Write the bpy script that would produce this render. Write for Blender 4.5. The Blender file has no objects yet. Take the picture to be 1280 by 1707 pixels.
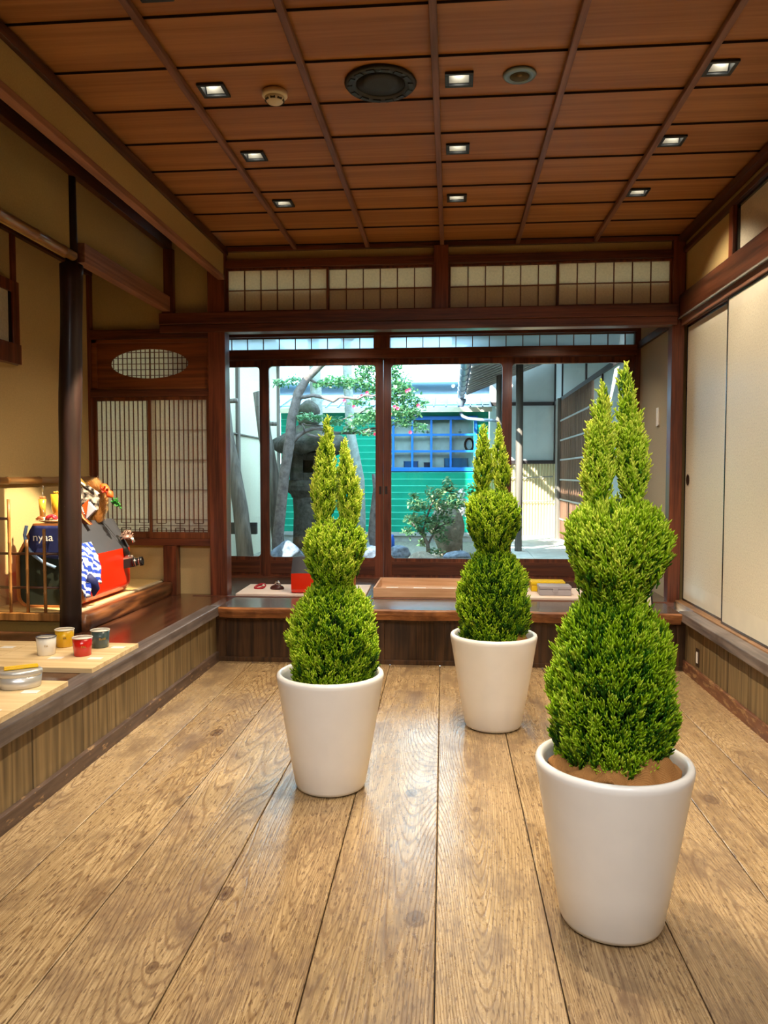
import bpy, bmesh, math, random
import numpy as np
from mathutils import Vector, Matrix
random.seed(7)
PI = math.pi
SC = bpy.context.scene
COL = SC.collection

# ------------------------------------------------------------------ camera
FPX = 1282.0
pit = math.atan(63 / FPX)
yaw = math.atan(112 * math.cos(pit) / FPX)
cd = bpy.data.cameras.new('camera')
cam = bpy.data.objects.new('camera', cd)
COL.objects.link(cam)
cam.location = (0, 0, 1.5)
cam.rotation_euler = (PI / 2 - pit, 0, yaw)
cd.sensor_fit = 'HORIZONTAL'
cd.sensor_width = 36
cd.lens = 36 * FPX / 1280
cd.clip_start = 0.02
cd.clip_end = 200
SC.camera = cam

# ------------------------------------------------------------------ world, sun, exposure
SC.view_settings.view_transform = 'Standard'
SC.view_settings.look = 'None'
SC.view_settings.gamma = 1
SC.view_settings.exposure = 0.0
SC.view_settings.use_curve_mapping = False
w = bpy.data.worlds.new('sky')
SC.world = w
w.use_nodes = True
bg = w.node_tree.nodes['Background']
bg.inputs[0].default_value = (0.52, 0.80, 1.0, 1)
bg.inputs[1].default_value = 9.5
SC.cycles.use_denoising = True
SC.cycles.max_bounces = 8
SC.cycles.transparent_max_bounces = 16
SC.cycles.caustics_reflective = False
SC.cycles.caustics_refractive = False
SC.cycles.sample_clamp_indirect = 6

def lamp(name, kind, loc, energy, color, aim=None, **kw):
    l = bpy.data.lights.new(name, kind)
    l.energy = energy
    l.color = color
    for k, v in kw.items():
        setattr(l, k, v)
    o = bpy.data.objects.new(name, l)
    COL.objects.link(o)
    o.location = loc
    if aim is not None:
        o.rotation_euler = (Vector(aim) - Vector(loc)).to_track_quat('-Z', 'Y').to_euler()
    return o

TO_SUN = Vector((-0.60, -0.75, 0.62)).normalized()
lamp('sun', 'SUN', (0, 12, 12), 21.0, (1.0, 0.93, 0.82), aim=Vector((0, 12, 12)) - TO_SUN, angle=0.01)

# ------------------------------------------------------------------ helpers
def S(r, g, b):
    f = lambda c: (c / 255) / 12.92 if c / 255 <= 0.04045 else ((c / 255 + 0.055) / 1.055) ** 2.4
    return (f(r), f(g), f(b), 1)

class N:
    """tiny node-graph writer"""
    def __init__(s, name):
        s.m = bpy.data.materials.new(name)
        s.m.use_nodes = True
        s.t = s.m.node_tree
        s.b = s.t.nodes['Principled BSDF']
        s.out = s.t.nodes['Material Output']
    def n(s, kind, **kw):
        o = s.t.nodes.new(kind)
        for k, v in kw.items():
            setattr(o, k, v)
        return o
    def l(s, a, b):
        s.t.links.new(a, b)
    def put(s, sock, v):
        if hasattr(v, 'is_linked') or isinstance(v, bpy.types.NodeSocket):
            s.l(v, sock)
        else:
            sock.default_value = v
    def math(s, op, a, b=0.0, c=0.0):
        o = s.n('ShaderNodeMath', operation=op)
        s.put(o.inputs[0], a); s.put(o.inputs[1], b); s.put(o.inputs[2], c)
        return o.outputs[0]
    def coord(s, scale=(1, 1, 1), loc=(0, 0, 0), rot=(0, 0, 0), src='Object'):
        tc = s.n('ShaderNodeTexCoord')
        mp = s.n('ShaderNodeMapping')
        s.l(tc.outputs[src], mp.inputs[0])
        mp.inputs['Scale'].default_value = scale
        mp.inputs['Location'].default_value = loc
        mp.inputs['Rotation'].default_value = rot
        return mp.outputs[0]
    def noise(s, vec, scale=1, detail=2, rough=0.5, dist=0.0):
        o = s.n('ShaderNodeTexNoise')
        s.l(vec, o.inputs['Vector'])
        o.inputs['Scale'].default_value = scale
        o.inputs['Detail'].default_value = detail
        o.inputs['Roughness'].default_value = rough
        o.inputs['Distortion'].default_value = dist
        return o.outputs['Fac']
    def ramp(s, fac, stops):
        o = s.n('ShaderNodeValToRGB')
        cr = o.color_ramp
        while len(cr.elements) < len(stops):
            cr.elements.new(0.5)
        for e, (p, c) in zip(cr.elements, stops):
            e.position = p
            e.color = c if len(c) == 4 else (*c, 1)
        s.put(o.inputs[0], fac)
        return o.outputs[0]
    def mix(s, fac, a, b, blend='MIX'):
        o = s.n('ShaderNodeMix', data_type='RGBA', blend_type=blend)
        s.put(o.inputs[0], fac); s.put(o.inputs[6], a); s.put(o.inputs[7], b)
        return o.outputs[2]
    def base(s, c):
        s.put(s.b.inputs['Base Color'], c)
    def set(s, rough=0.5, metal=0.0, spec=0.5, coat=0.0):
        s.put(s.b.inputs['Roughness'], rough)
        s.b.inputs['Metallic'].default_value = metal
        s.b.inputs['Specular IOR Level'].default_value = spec
        s.b.inputs['Coat Weight'].default_value = coat
        s.b.inputs['Coat Roughness'].default_value = 0.12
    def bump(s, h, strength=0.2, dist=0.01):
        o = s.n('ShaderNodeBump')
        o.inputs['Strength'].default_value = strength
        o.inputs['Distance'].default_value = dist
        s.put(o.inputs['Height'], h)
        s.l(o.outputs[0], s.b.inputs['Normal'])

BW = ((0, 0, 0, 1), (1, 1, 1, 1))
def plain(name, c, rough=0.5, metal=0.0, spec=0.5, coat=0.0, var=0.06):
    a = N(name)
    nz = a.noise(a.coord(), 9, 3)
    d = tuple(max(0, x * (1 - var * 2)) for x in c[:3]) + (1,)
    u = tuple(min(1, x * (1 + var * 2)) for x in c[:3]) + (1,)
    a.base(a.ramp(nz, [(0.3, d), (0.7, u)]))
    a.set(rough, metal, spec, coat)
    return a.m

def wood(name, c_lo, c_hi, axis='Y', rough=0.5, fine=60, ring=7, coat=0.0, bump=0.12, spec=0.4, stretch=0.05, dark=None):
    a = N(name)
    sc = {'X': (stretch, 1, 1), 'Y': (1, stretch, 1), 'Z': (1, 1, stretch)}[axis]
    v = a.coord(sc)
    n1 = a.noise(v, 2.6, 2, 0.5, 0.3)
    rings = a.math('SINE', a.math('MULTIPLY', n1, ring * 9.0))
    n2 = a.noise(v, fine, 3, 0.6)
    f = a.math('ADD', a.math('MULTIPLY', rings, 0.16), n2)
    col = a.ramp(f, [(0.25, c_lo), (0.75, c_hi)])
    if dark:
        n3 = a.noise(a.coord((3, 3, 3)), 1.0, 4, 0.65)
        col = a.mix(a.ramp(n3, [(0.5, BW[0]), (0.75, BW[1])]), col, dark)
    a.base(col)
    a.set(rough, 0, spec, coat)
    a.bump(f, bump, 0.004)
    return a.m

def plaster(name, c, rough=0.9, var=0.05, scale=120):
    a = N(name)
    v = a.coord()
    n1 = a.noise(v, scale, 3, 0.6)
    n2 = a.noise(v, 1.5, 2)
    f = a.math('ADD', a.math('MULTIPLY', n1, 0.7), a.math('MULTIPLY', n2, 0.3))
    lo = tuple(x * (1 - 2 * var) for x in c[:3]) + (1,)
    hi = tuple(min(1, x * (1 + 2 * var)) for x in c[:3]) + (1,)
    a.base(a.ramp(f, [(0.3, lo), (0.7, hi)]))
    a.set(rough, 0, 0.2)
    a.bump(n1, 0.15, 0.003)
    return a.m

class MB:
    """collects shapes for one mesh"""
    def __init__(s):
        s.v = []; s.f = []; s.mi = []; s.cur = 0; s.sm = []
    def add(s, vs, fs, smooth=False):
        o = len(s.v)
        s.v += [tuple(p) for p in vs]
        s.f += [tuple(i + o for i in f) for f in fs]
        s.mi += [s.cur] * len(fs)
        s.sm += [smooth] * len(fs)
        return s
    def box(s, x0, x1, y0, y1, z0, z1, M=None):
        x0, x1 = min(x0, x1), max(x0, x1); y0, y1 = min(y0, y1), max(y0, y1); z0, z1 = min(z0, z1), max(z0, z1)
        vs = [Vector(p) for p in ((x0, y0, z0), (x1, y0, z0), (x1, y1, z0), (x0, y1, z0), (x0, y0, z1), (x1, y0, z1), (x1, y1, z1), (x0, y1, z1))]
        if M is not None:
            vs = [M @ p for p in vs]
        return s.add(vs, [(0, 3, 2, 1), (4, 5, 6, 7), (0, 1, 5, 4), (1, 2, 6, 5), (2, 3, 7, 6), (3, 0, 4, 7)])
    def tube(s, path, rad, n=10, cap=True, smooth=True, squash=None):
        path = [Vector(p) for p in path]
        if not isinstance(rad, (list, tuple)):
            rad = [rad] * len(path)
        vs = []; fs = []
        up = None
        for i, p in enumerate(path):
            d = (path[min(i + 1, len(path) - 1)] - path[max(i - 1, 0)]).normalized()
            if up is None:
                up = Vector((0, 0, 1)) if abs(d.z) < 0.9 else Vector((1, 0, 0))
            a = d.cross(up).normalized(); b = a.cross(d).normalized(); up = b
            for k in range(n):
                t = 2 * PI * k / n
                q = a * math.cos(t) * rad[i] + b * math.sin(t) * rad[i]
                vs.append(p + q)
        for i in range(len(path) - 1):
            for k in range(n):
                fs.append((i * n + k, i * n + (k + 1) % n, (i + 1) * n + (k + 1) % n, (i + 1) * n + k))
        if cap:
            fs.append(tuple(range(n))[::-1])
            fs.append(tuple((len(path) - 1) * n + k for k in range(n)))
        return s.add(vs, fs, smooth)
    def lathe(s, prof, n=48, c=(0, 0, 0), smooth=True, close=False, M=None, sx=1, sy=1):
        vs = []; fs = []
        for r, z in prof:
            for k in range(n):
                t = 2 * PI * k / n
                p = Vector((r * math.cos(t) * sx, r * math.sin(t) * sy, z))
                if M is not None:
                    p = M @ p
                vs.append(p + Vector(c))
        m = len(prof)
        for i in range(m - 1 if not close else m):
            j = (i + 1) % m
            for k in range(n):
                fs.append((i * n + k, i * n + (k + 1) % n, j * n + (k + 1) % n, j * n + k))
        if not close:
            if prof[0][0] > 1e-5: fs.append(tuple(range(n))[::-1])
            if prof[-1][0] > 1e-5: fs.append(tuple((m - 1) * n + k for k in range(n)))
        return s.add(vs, fs, smooth)
    def prism(s, poly, axis, a0, a1, smooth=False):
        """poly: 2-D outline in the two other axes (in xyz order), pushed along axis from a0 to a1"""
        def P(u, v, w_):
            return {'X': (w_, u, v), 'Y': (u, w_, v), 'Z': (u, v, w_)}[axis]
        n = len(poly)
        vs = [P(u, v, a0) for u, v in poly] + [P(u, v, a1) for u, v in poly]
        fs = [tuple(range(n))[::-1], tuple(range(n, 2 * n))]
        fs += [(i, (i + 1) % n, n + (i + 1) % n, n + i) for i in range(n)]
        return s.add(vs, fs, smooth)
    def build(s, name, mat, parent=None, bevel=0.0, seg=2, loc=None, smooth_angle=None):
        me = bpy.data.meshes.new(name)
        me.from_pydata(s.v, [], s.f)
        mats = mat if isinstance(mat, (list, tuple)) else [mat]
        for m in mats:
            me.materials.append(m)
        me.polygons.foreach_set('material_index', s.mi)
        me.polygons.foreach_set('use_smooth', s.sm)
        bm = bmesh.new(); bm.from_mesh(me)
        bmesh.ops.recalc_face_normals(bm, faces=bm.faces)
        bm.to_mesh(me); bm.free()
        me.update()
        o = bpy.data.objects.new(name, me)
        COL.objects.link(o)
        if parent is not None:
            o.parent = parent
        if loc is not None:
            o.location = loc
        if bevel:
            b = o.modifiers.new('bevel', 'BEVEL'); b.width = bevel; b.segments = seg; b.limit_method = 'ANGLE'
            b.angle_limit = math.radians(50)
        return o

def tag(o, label, cat=None, group=None, kind=None):
    o['label'] = label
    if cat: o['category'] = cat
    if group: o['group'] = group
    if kind: o['kind'] = kind
    return o
def thing(name, label, cat, loc=(0, 0, 0), rz=0, group=None, kind=None):
    o = bpy.data.objects.new(name, None)
    o.empty_display_size = 0.05
    COL.objects.link(o)
    o.location = loc; o.rotation_euler = (0, 0, rz)
    return tag(o, label, cat, group, kind)
def st(o, label, cat):
    return tag(o, label, cat, kind='structure')
def box(name, mat, b, parent=None, bevel=0.002):
    return MB().box(*b).build(name, mat, parent, bevel)
def copy_tree(o, parent=None):
    c = o.copy(); COL.objects.link(c)
    if parent is not None: c.parent = parent
    for ch in list(o.children):
        copy_tree(ch, c)
    return c

# ------------------------------------------------------------------ materials
DK = wood('dark_red_wood_across', S(66, 32, 19), S(112, 60, 36), 'X', rough=0.38, coat=0.1)
DKY = wood('dark_red_wood_along', S(52, 26, 15), S(92, 50, 30), 'Y', rough=0.38, coat=0.1)
DKZ = wood('dark_red_wood_upright', S(72, 34, 19), S(122, 64, 38), 'Z', rough=0.38, coat=0.15)
KOK = wood('reddish_beam_wood', S(128, 84, 62), S(160, 110, 84), 'Y', rough=0.55)
PLA = plaster('ochre_plaster', S(176, 150, 98))
PLB = plaster('pale_ochre_plaster', S(196, 170, 118))
BLK = plain('soot_black_wood', S(26, 18, 15), 0.32, coat=0.3)
GRY = wood('worn_grey_wood', S(82, 74, 72), S(128, 116, 110), 'Y', rough=0.42, dark=S(70, 58, 52))
PAN = wood('grey_brown_panel_wood', S(92, 76, 52), S(140, 118, 82), 'Z', rough=0.55, ring=18, fine=22)
PAND = wood('dark_panel_wood', S(44, 28, 16), S(84, 56, 32), 'Z', rough=0.45, ring=10)
PLT = wood('dark_platform_wood', S(62, 36, 24), S(96, 60, 42), 'Y', rough=0.25, coat=0.35, spec=0.5)
ENG = wood('engawa_wood', S(58, 46, 38), S(94, 78, 64), 'X', rough=0.26, coat=0.3, spec=0.6)
LIV = wood('live_edge_wood', S(104, 62, 34), S(176, 118, 70), 'X', rough=0.5, dark=S(80, 44, 24), stretch=0.08)
LOG = wood('log_sill_wood', S(56, 30, 16), S(130, 82, 48), 'Y', rough=0.4, coat=0.2, bump=0.8, fine=22, stretch=0.12)
PLY = wood('pale_plywood', S(206, 176, 128), S(232, 206, 160), 'X', rough=0.6, bump=0.04)
BAM = wood('bamboo_brown', S(112, 74, 36), S(160, 112, 60), 'Z', rough=0.35, coat=0.2)
BAMX = wood('bamboo_brown_lying', S(120, 82, 44), S(168, 122, 70), 'Y', rough=0.3, coat=0.3)
CEIL = wood('ceiling_board_wood', S(146, 92, 44), S(172, 116, 62), 'X', rough=0.5, fine=45, ring=5, stretch=0.03)
RIB = wood('ceiling_rib_wood', S(104, 66, 50), S(138, 94, 74), 'Y', rough=0.5)
GLZ = plain('white_glaze', S(232, 231, 228), 0.32, spec=0.5, coat=0.15, var=0.01)
WHT = plain('white_card', S(236, 232, 226), 0.7, var=0.01)
GOLD = plain('gold_print', S(190, 160, 70), 0.35, metal=0.6)

def paper(name, c, tr=0.35):
    a = N(name)
    nz = a.noise(a.coord((1, 1, 1)), 60, 4, 0.7)
    lo = tuple(x * 0.86 for x in c[:3]) + (1,)
    col = a.ramp(nz, [(0.35, lo), (0.65, c)])
    a.base(col); a.set(0.85, 0, 0.2)
    t = a.n('ShaderNodeBsdfTranslucent'); a.l(col, t.inputs[0])
    m = a.n('ShaderNodeMixShader'); m.inputs[0].default_value = tr
    a.l(a.b.outputs[0], m.inputs[1]); a.l(t.outputs[0], m.inputs[2]); a.l(m.outputs[0], a.out.inputs[0])
    return a.m
PAPER = paper('shoji_paper', S(230, 218, 190), 0.25)
PAPERD = paper('shoji_paper_lower', S(236, 230, 212), 0.3)
def frost():
    a = N('frosted_pane'); t1 = a.n('ShaderNodeBsdfTransparent'); t1.inputs[0].default_value = (.62, .70, .74, 1)
    t2 = a.n('ShaderNodeBsdfTranslucent'); t2.inputs[0].default_value = (.8, .9, .95, 1)
    m = a.n('ShaderNodeMixShader'); m.inputs[0].default_value = .6
    a.l(t1.outputs[0], m.inputs[1]); a.l(t2.outputs[0], m.inputs[2]); a.l(m.outputs[0], a.out.inputs[0])
    return a.m
FROST = frost()

def glass(name, tint=(0.93, 0.97, 0.96, 1)):
    a = N(name)
    tr = a.n('ShaderNodeBsdfTransparent'); tr.inputs[0].default_value = tint
    gl = a.n('ShaderNodeBsdfGlossy'); gl.inputs['Roughness'].default_value = 0.01
    fr = a.n('ShaderNodeFresnel'); fr.inputs[0].default_value = 1.45
    m = a.n('ShaderNodeMixShader')
    a.l(fr.outputs[0], m.inputs[0]); a.l(tr.outputs[0], m.inputs[1]); a.l(gl.outputs[0], m.inputs[2]); a.l(m.outputs[0], a.out.inputs[0])
    return a.m
GLASS = glass('clear_glass')

def emit(name, c, s):
    a = N(name)
    a.b.inputs['Emission Color'].default_value = c
    a.b.inputs['Emission Strength'].default_value = s
    a.base(c)
    return a.m

def fusuma_mat():
    a = N('fusuma_paper')
    v = a.coord((1, 1, 1))
    vo = a.n('ShaderNodeTexVoronoi'); a.l(v, vo.inputs['Vector']); vo.inputs['Scale'].default_value = 42
    vo.inputs['Randomness'].default_value = 0.25
    spot = a.ramp(vo.outputs['Distance'], [(0.12, BW[1]), (0.3, BW[0])])
    nz = a.noise(v, 90, 3, 0.6)
    col = a.ramp(nz, [(0.3, S(206, 198, 176)), (0.7, S(228, 222, 202))])
    col = a.mix(a.math('MULTIPLY', spot, 0.35), col, S(236, 232, 220))
    a.base(col)
    a.put(a.b.inputs['Roughness'], a.ramp(spot, [(0, (0.42,) * 3), (1, (0.2,) * 3)]))
    a.b.inputs['Specular IOR Level'].default_value = 0.5
    a.bump(vo.outputs['Distance'], 0.08, 0.002)
    return a.m
FUS = fusuma_mat()
FUSB = plain('fusuma_border_paper', S(220, 214, 196), 0.5, var=0.02)

def floor_mat():
    a = N('weathered_floor_boards')
    at = a.n('ShaderNodeAttribute', attribute_name='board')
    b = at.outputs['Fac']
    tc = a.n('ShaderNodeTexCoord')
    sp = a.n('ShaderNodeSeparateXYZ'); a.l(tc.outputs['Object'], sp.inputs[0])
    x, y = sp.outputs[0], sp.outputs[1]
    def vec(sx, sy, ox, oy):
        c = a.n('ShaderNodeCombineXYZ')
        a.put(c.inputs[0], a.math('ADD', a.math('MULTIPLY', x, sx), a.math('MULTIPLY', b, ox)))
        a.put(c.inputs[1], a.math('ADD', a.math('MULTIPLY', y, sy), a.math('MULTIPLY', b, oy)))
        a.put(c.inputs[2], a.math('MULTIPLY', b, 1.7))
        return c.outputs[0]
    n1 = a.noise(vec(1, 0.10, 7.3, 3.7), 2.2, 1.0, 0.35, 0.1)
    ringv = a.math('SINE', a.math('MULTIPLY', n1, 760.0))
    rings = a.ramp(ringv, [(0.45, BW[0]), (1.0, BW[1])])
    n2 = a.noise(vec(1, 0.035, 5, 2), 120, 3, 0.6)
    n3 = a.noise(vec(1, 0.5, 3, 5), 5.0, 6, 0.72)
    n4 = a.noise(vec(1, 0.16, 3, 5), 150, 2, 0.5)
    n5 = a.noise(vec(0.5, 0.5, 1.3, 0), 1.3, 2, 0.5)
    col = a.ramp(a.math('ADD', a.math('MULTIPLY', n2, 0.7), a.math('MULTIPLY', n5, 0.35)), [(0.3, S(108, 86, 60)), (0.5, S(160, 133, 94)), (0.7, S(200, 173, 130))])
    col = a.mix(a.math('MULTIPLY', rings, 0.62), col, S(108, 78, 48))
    col = a.mix(a.ramp(n3, [(0.50, BW[0]), (0.66, (0.7,) * 3)]), col, S(92, 68, 50))
    col = a.mix(a.ramp(n4, [(0.57, BW[0]), (0.66, (0.8,) * 3)]), col, S(88, 62, 42))
    # knots at places of their own
    knots = [(-0.115, 2.53, .035), (-0.18, 3.55, .03), (-0.80, 2.62, .03), (-0.72, 2.37, .02), (0.12, 3.4, .02), (1.2, 3.6, .04), (1.0, 4.2, .03), (-1.35, 4.3, .04), (-0.9, 2.2, .02), (0.55, 3.4, .02)]
    for kx, ky, kr in knots:
        dx = a.math('MULTIPLY', a.math('SUBTRACT', x, kx), 1.0 / kr)
        dy = a.math('MULTIPLY', a.math('SUBTRACT', y, ky), 0.62 / kr)
        r2 = a.math('SQRT', a.math('ADD', a.math('MULTIPLY', dx, dx), a.math('MULTIPLY', dy, dy)))
        r2 = a.math('ADD', r2, a.math('MULTIPLY', a.math('SUBTRACT', n3, 0.5), 1.4))
        kn = a.ramp(r2, [(0.0, (0.95,) * 3), (0.55, (0.5,) * 3), (0.8, (0.75,) * 3), (1.0, BW[0])])
        col = a.mix(kn, col, S(72, 44, 26))
    tone = a.math('FRACT', a.math('MULTIPLY', b, 3.37))
    col = a.mix(a.math('MULTIPLY', tone, 0.22), col, S(150, 132, 112))
    a.base(col)
    a.put(a.b.inputs['Roughness'], a.ramp(n3, [(0.3, (0.19,) * 3), (0.7, (0.36,) * 3)]))
    a.b.inputs['Specular IOR Level'].default_value = 0.65
    h = a.math('ADD', a.math('MULTIPLY', rings, -0.6), n2)
    a.bump(h, 0.3, 0.002)
    return a.m
FLOOR = floor_mat()

# ------------------------------------------------------------------ floor of boards
seams = [(-1.90, -1.90), (-1.575, -1.575), (-1.21, -1.205), (-0.845, -0.82), (-0.475, -0.42), (-0.083, -0.04), (0.315, 0.33), (0.71, 0.725), (1.10, 1.12), (1.46, 1.48), (1.80, 1.80)]
fb = MB(); bid = []
ynear, yfar = -1.6, 6.05
for i in range(len(seams) - 1):
    (af, an), (bf, bn) = seams[i], seams[i + 1]
    g = 0.0022
    # positions at the far wall and at Y=2, carried on to the near end
    k = (yfar - ynear) / (yfar - 2.0)
    an2, bn2 = af + (an - af) * k, bf + (bn - bf) * k
    n0 = len(fb.v)
    fb.add([(af + g, yfar, -0.02), (af + g, yfar, -.002), (af + g + .003, yfar, 0), (bf - g - .003, yfar, 0), (bf - g, yfar, -.002), (bf - g, yfar, -0.02),
            (an2 + g, ynear, -0.02), (an2 + g, ynear, -.002), (an2 + g + .003, ynear, 0), (bn2 - g - .003, ynear, 0), (bn2 - g, ynear, -.002), (bn2 - g, ynear, -0.02)],
           [(0, 6, 7, 1), (1, 7, 8, 2), (2, 8, 9, 3), (3, 9, 10, 4), (4, 10, 11, 5)])
    bid += [i * 0.731 + 0.2] * (len(fb.v) - n0)
n0 = len(fb.v)
fb.cur = 1
fb.box(-1.95, 1.85, ynear, yfar, -0.08, -0.02)
bid += [0.0] * (len(fb.v) - n0)
fo = fb.build('floor', [FLOOR, plain('floor_gap_dark', S(30, 20, 12), 0.9)])
at = fo.data.attributes.new('board', 'FLOAT', 'POINT')
at.data.foreach_set('value', bid)
st(fo, 'worn wide wooden floor boards in the middle of the room', 'floor')

# ------------------------------------------------------------------ ceiling: boards, ribs, holes for the lights
LX = (-1.185, 0.03, 1.252); LY = (3.04, 3.835, 4.63, 5.44)
holes = [(x - 0.058, x + 0.058, y - 0.058, y + 0.058) for x in LX for y in LY]
ys0 = 3.232; pitch = 0.402
ysm = [ys0 + pitch * k for k in range(-12, 8)]
def cuts(vals):
    return sorted(set(round(v, 4) for v in vals))
cb = MB()
XL, XR, YN, YF = -1.95, 1.86, -1.6, 6.52
xc = cuts([XL, XR] + [h[0] for h in holes] + [h[1] for h in holes])
for k in range(-12, 9):
    a0, a1 = ys0 + pitch * (k - 1), ys0 + pitch * k
    lo, hi = max(a0, YN), min(a1, YF)
    if hi <= lo: continue
    yc = cuts([lo, hi] + [v for h in holes for v in h[2:] if lo < v < hi])
    zz = lambda y: 3.41 + 0.011 * (y - a0) / pitch      # each board drops towards its far edge
    for j in range(len(yc) - 1):
        for i in range(len(xc) - 1):
            cx, cy = (xc[i] + xc[i + 1]) / 2, (yc[j] + yc[j + 1]) / 2
            if any(h[0] < cx < h[1] and h[2] < cy < h[3] for h in holes): continue
            y0, y1 = yc[j], yc[j + 1]
            cb.add([(xc[i], y0, zz(y0)), (xc[i + 1], y0, zz(y0)), (xc[i + 1], y1, zz(y1)), (xc[i], y1, zz(y1))], [(0, 3, 2, 1)])
    cb.cur = 1
    cb.box(XL, XR, hi - 0.003, hi, 3.41, zz(hi) + 0.012)
    cb.cur = 0
cb.cur = 1
cb.box(-3.4, 2.3, -2.0, 6.6, 3.56, 3.66)
ce = cb.build('ceiling', [CEIL, plain('ceiling_dark', S(36, 20, 12), 0.8)])
st(ce, 'brown wooden board ceiling with long thin ribs', 'ceiling')
for i, x in enumerate((-1.31, -0.70, -0.083, 0.532, 1.155)):
    o = box('trim_%d' % (i + 1), RIB, (x - 0.0165, x + 0.0165, YN, 6.50, 3.378, 3.4095), bevel=0.004)
    st(o, ['leftmost ceiling rib, beside the left row of downlights', 'second ceiling rib from the left, left of the round speaker', 'middle ceiling rib, above the centre of the glass doors',
           'fourth ceiling rib, right of the round spotlight', 'rightmost ceiling rib, beside the right row of downlights'][i], 'ceiling rib')
tn = 5
def trim(mat, b, label, cat='trim', bevel=0.003):
    global tn
    tn += 1
    return st(box('trim_%d' % tn, mat, b, bevel=bevel), label, cat)
trim(DKY, (-1.945, -1.885, YN, 6.46, 3.345, 3.40), 'dark moulding where the ceiling meets the left plaster strip')
trim(DKY, (1.80, 1.86, YN, 6.46, 3.352, 3.40), 'dark moulding where the ceiling meets the right wall')
trim(DK, (-1.945, 1.86, 6.44, 6.50, 3.375, 3.408), 'dark moulding where the ceiling meets the back wall')

# ------------------------------------------------------------------ downlights
FRB = plain('black_metal_frame', S(40, 44, 48), 0.45, metal=0.3)
REFL = plain('grey_reflector', S(190, 192, 186), 0.35, metal=0.0, var=0.02)
BULB = emit('lamp_glow', (1.0, 0.90, 0.72, 1), 70)
def downlight(x, y, label, lean, energy, col=(1.0, 0.83, 0.60)):
    t = thing('recessed_downlight', label, 'ceiling light', (x, y, 3.40), group='square recessed downlights')
    f = MB(); s, r = 0.068, 0.050
    for a, b, c, d in ((-s, s, -s, -r), (-s, s, r, s), (-s, -r, -r, r), (r, s, -r, r)):
        f.box(a, b, c, d, 0.0, 0.012)
    f.build('frame', FRB, t, 0.002)
    h = MB(); e = 0.055
    h.box(-e, e, -e, e, 0.118, 0.122); h.box(-e, -e + .003, -e, e, .012, .12); h.box(e - .003, e, -e, e, .012, .12)
    h.box(-e, e, -e, -e + .003, .012, .12); h.box(-e, e, e - .003, e, .012, .12)
    h.build('housing', FRB, t)
    g = MB()
    # tilted reflector plate on the far side of the box
    g.add([(-0.048, 0.048, 0.014), (0.048, 0.048, 0.014), (0.048, -0.01, 0.11), (-0.048, -0.01, 0.11)], [(0, 1, 2, 3)])
    g.build('reflector', REFL, t)
    b = MB(); b.lathe([(0.0, 0.0), (0.010, 0.001), (0.012, 0.010), (0.008, 0.02), (0.0, 0.02)], 20)
    bo = b.build('bulb', BULB, t); bo.location = (lean * 0.03, 0.006, 0.045)
    tx = x + lean * 1.0
    lamp('downlight_lamp', 'SPOT', (x, y, 3.39), energy, col, aim=(tx, y + 0.05, 1.6), spot_size=math.radians(112 if (y > 5 and x > -1) else 88), spot_blend=0.7, shadow_soft_size=0.03)
rows = {-1.185: 'left', 0.03: 'middle', 1.252: 'right'}
for x in LX:
    for j, y in enumerate(LY):
        if j == 0 and x > -1: pass
        lab = '%s in the %s row of square ceiling downlights' % (['nearest lamp, cut by the photo\'s top edge,', 'first full lamp', 'second full lamp', 'last lamp, nearest the back wall,'][j], rows[x])
        en = 215 if x == 0.03 else (62 if x < 0 else 66)
        downlight(x, y, lab, (-0.45 if j < 3 else -0.7) if x < -1 else (0.5 if x > 1 else 0.0), en)
# lamps of the same kind further back over the camera
for x in LX:
    for y, en, ay in ((-1.1, 108, 2.6), (0.1, 78, 2.0), (1.6, 36, 0.3)):
        lamp('downlight_lamp', 'SPOT', (x, y, 3.36), en, (1.0, 0.97, 0.94) if y < 1 else (1.0, 0.9, 0.78), aim=(x * .9 + .05, y + ay, 1.0), spot_size=math.radians(86), spot_blend=0.7, shadow_soft_size=0.03)

# round parts of the ceiling
t = thing('round_spotlight', 'round ceiling spotlight with a pale blue-grey ring, beside the middle ribs', 'ceiling light', (0.318, 3.82, 3.41))
MB().lathe([(0.046, 0.0), (0.050, -0.012), (0.075, -0.010), (0.080, -0.002), (0.078, 0.0), (0.046, 0.0)], 40).build('ring', plain('spot_ring', S(120, 138, 150), 0.35, metal=0.4), t)
g = MB()
g.lathe([(0.047, -0.011), (0.02, -0.003), (0.0, -0.003)], 32)
g.build('reflector', plain('spot_reflector', S(170, 150, 120), 0.2, metal=0.8), t)
g = MB()
for k in range(4):
    g.box(-0.028 + k * 0.016, -0.022 + k * 0.016, -0.03, 0.03, -0.010, -0.004)
g.build('louvre', plain('spot_louvre', S(230, 210, 170), 0.3, metal=0.5), t)

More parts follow.
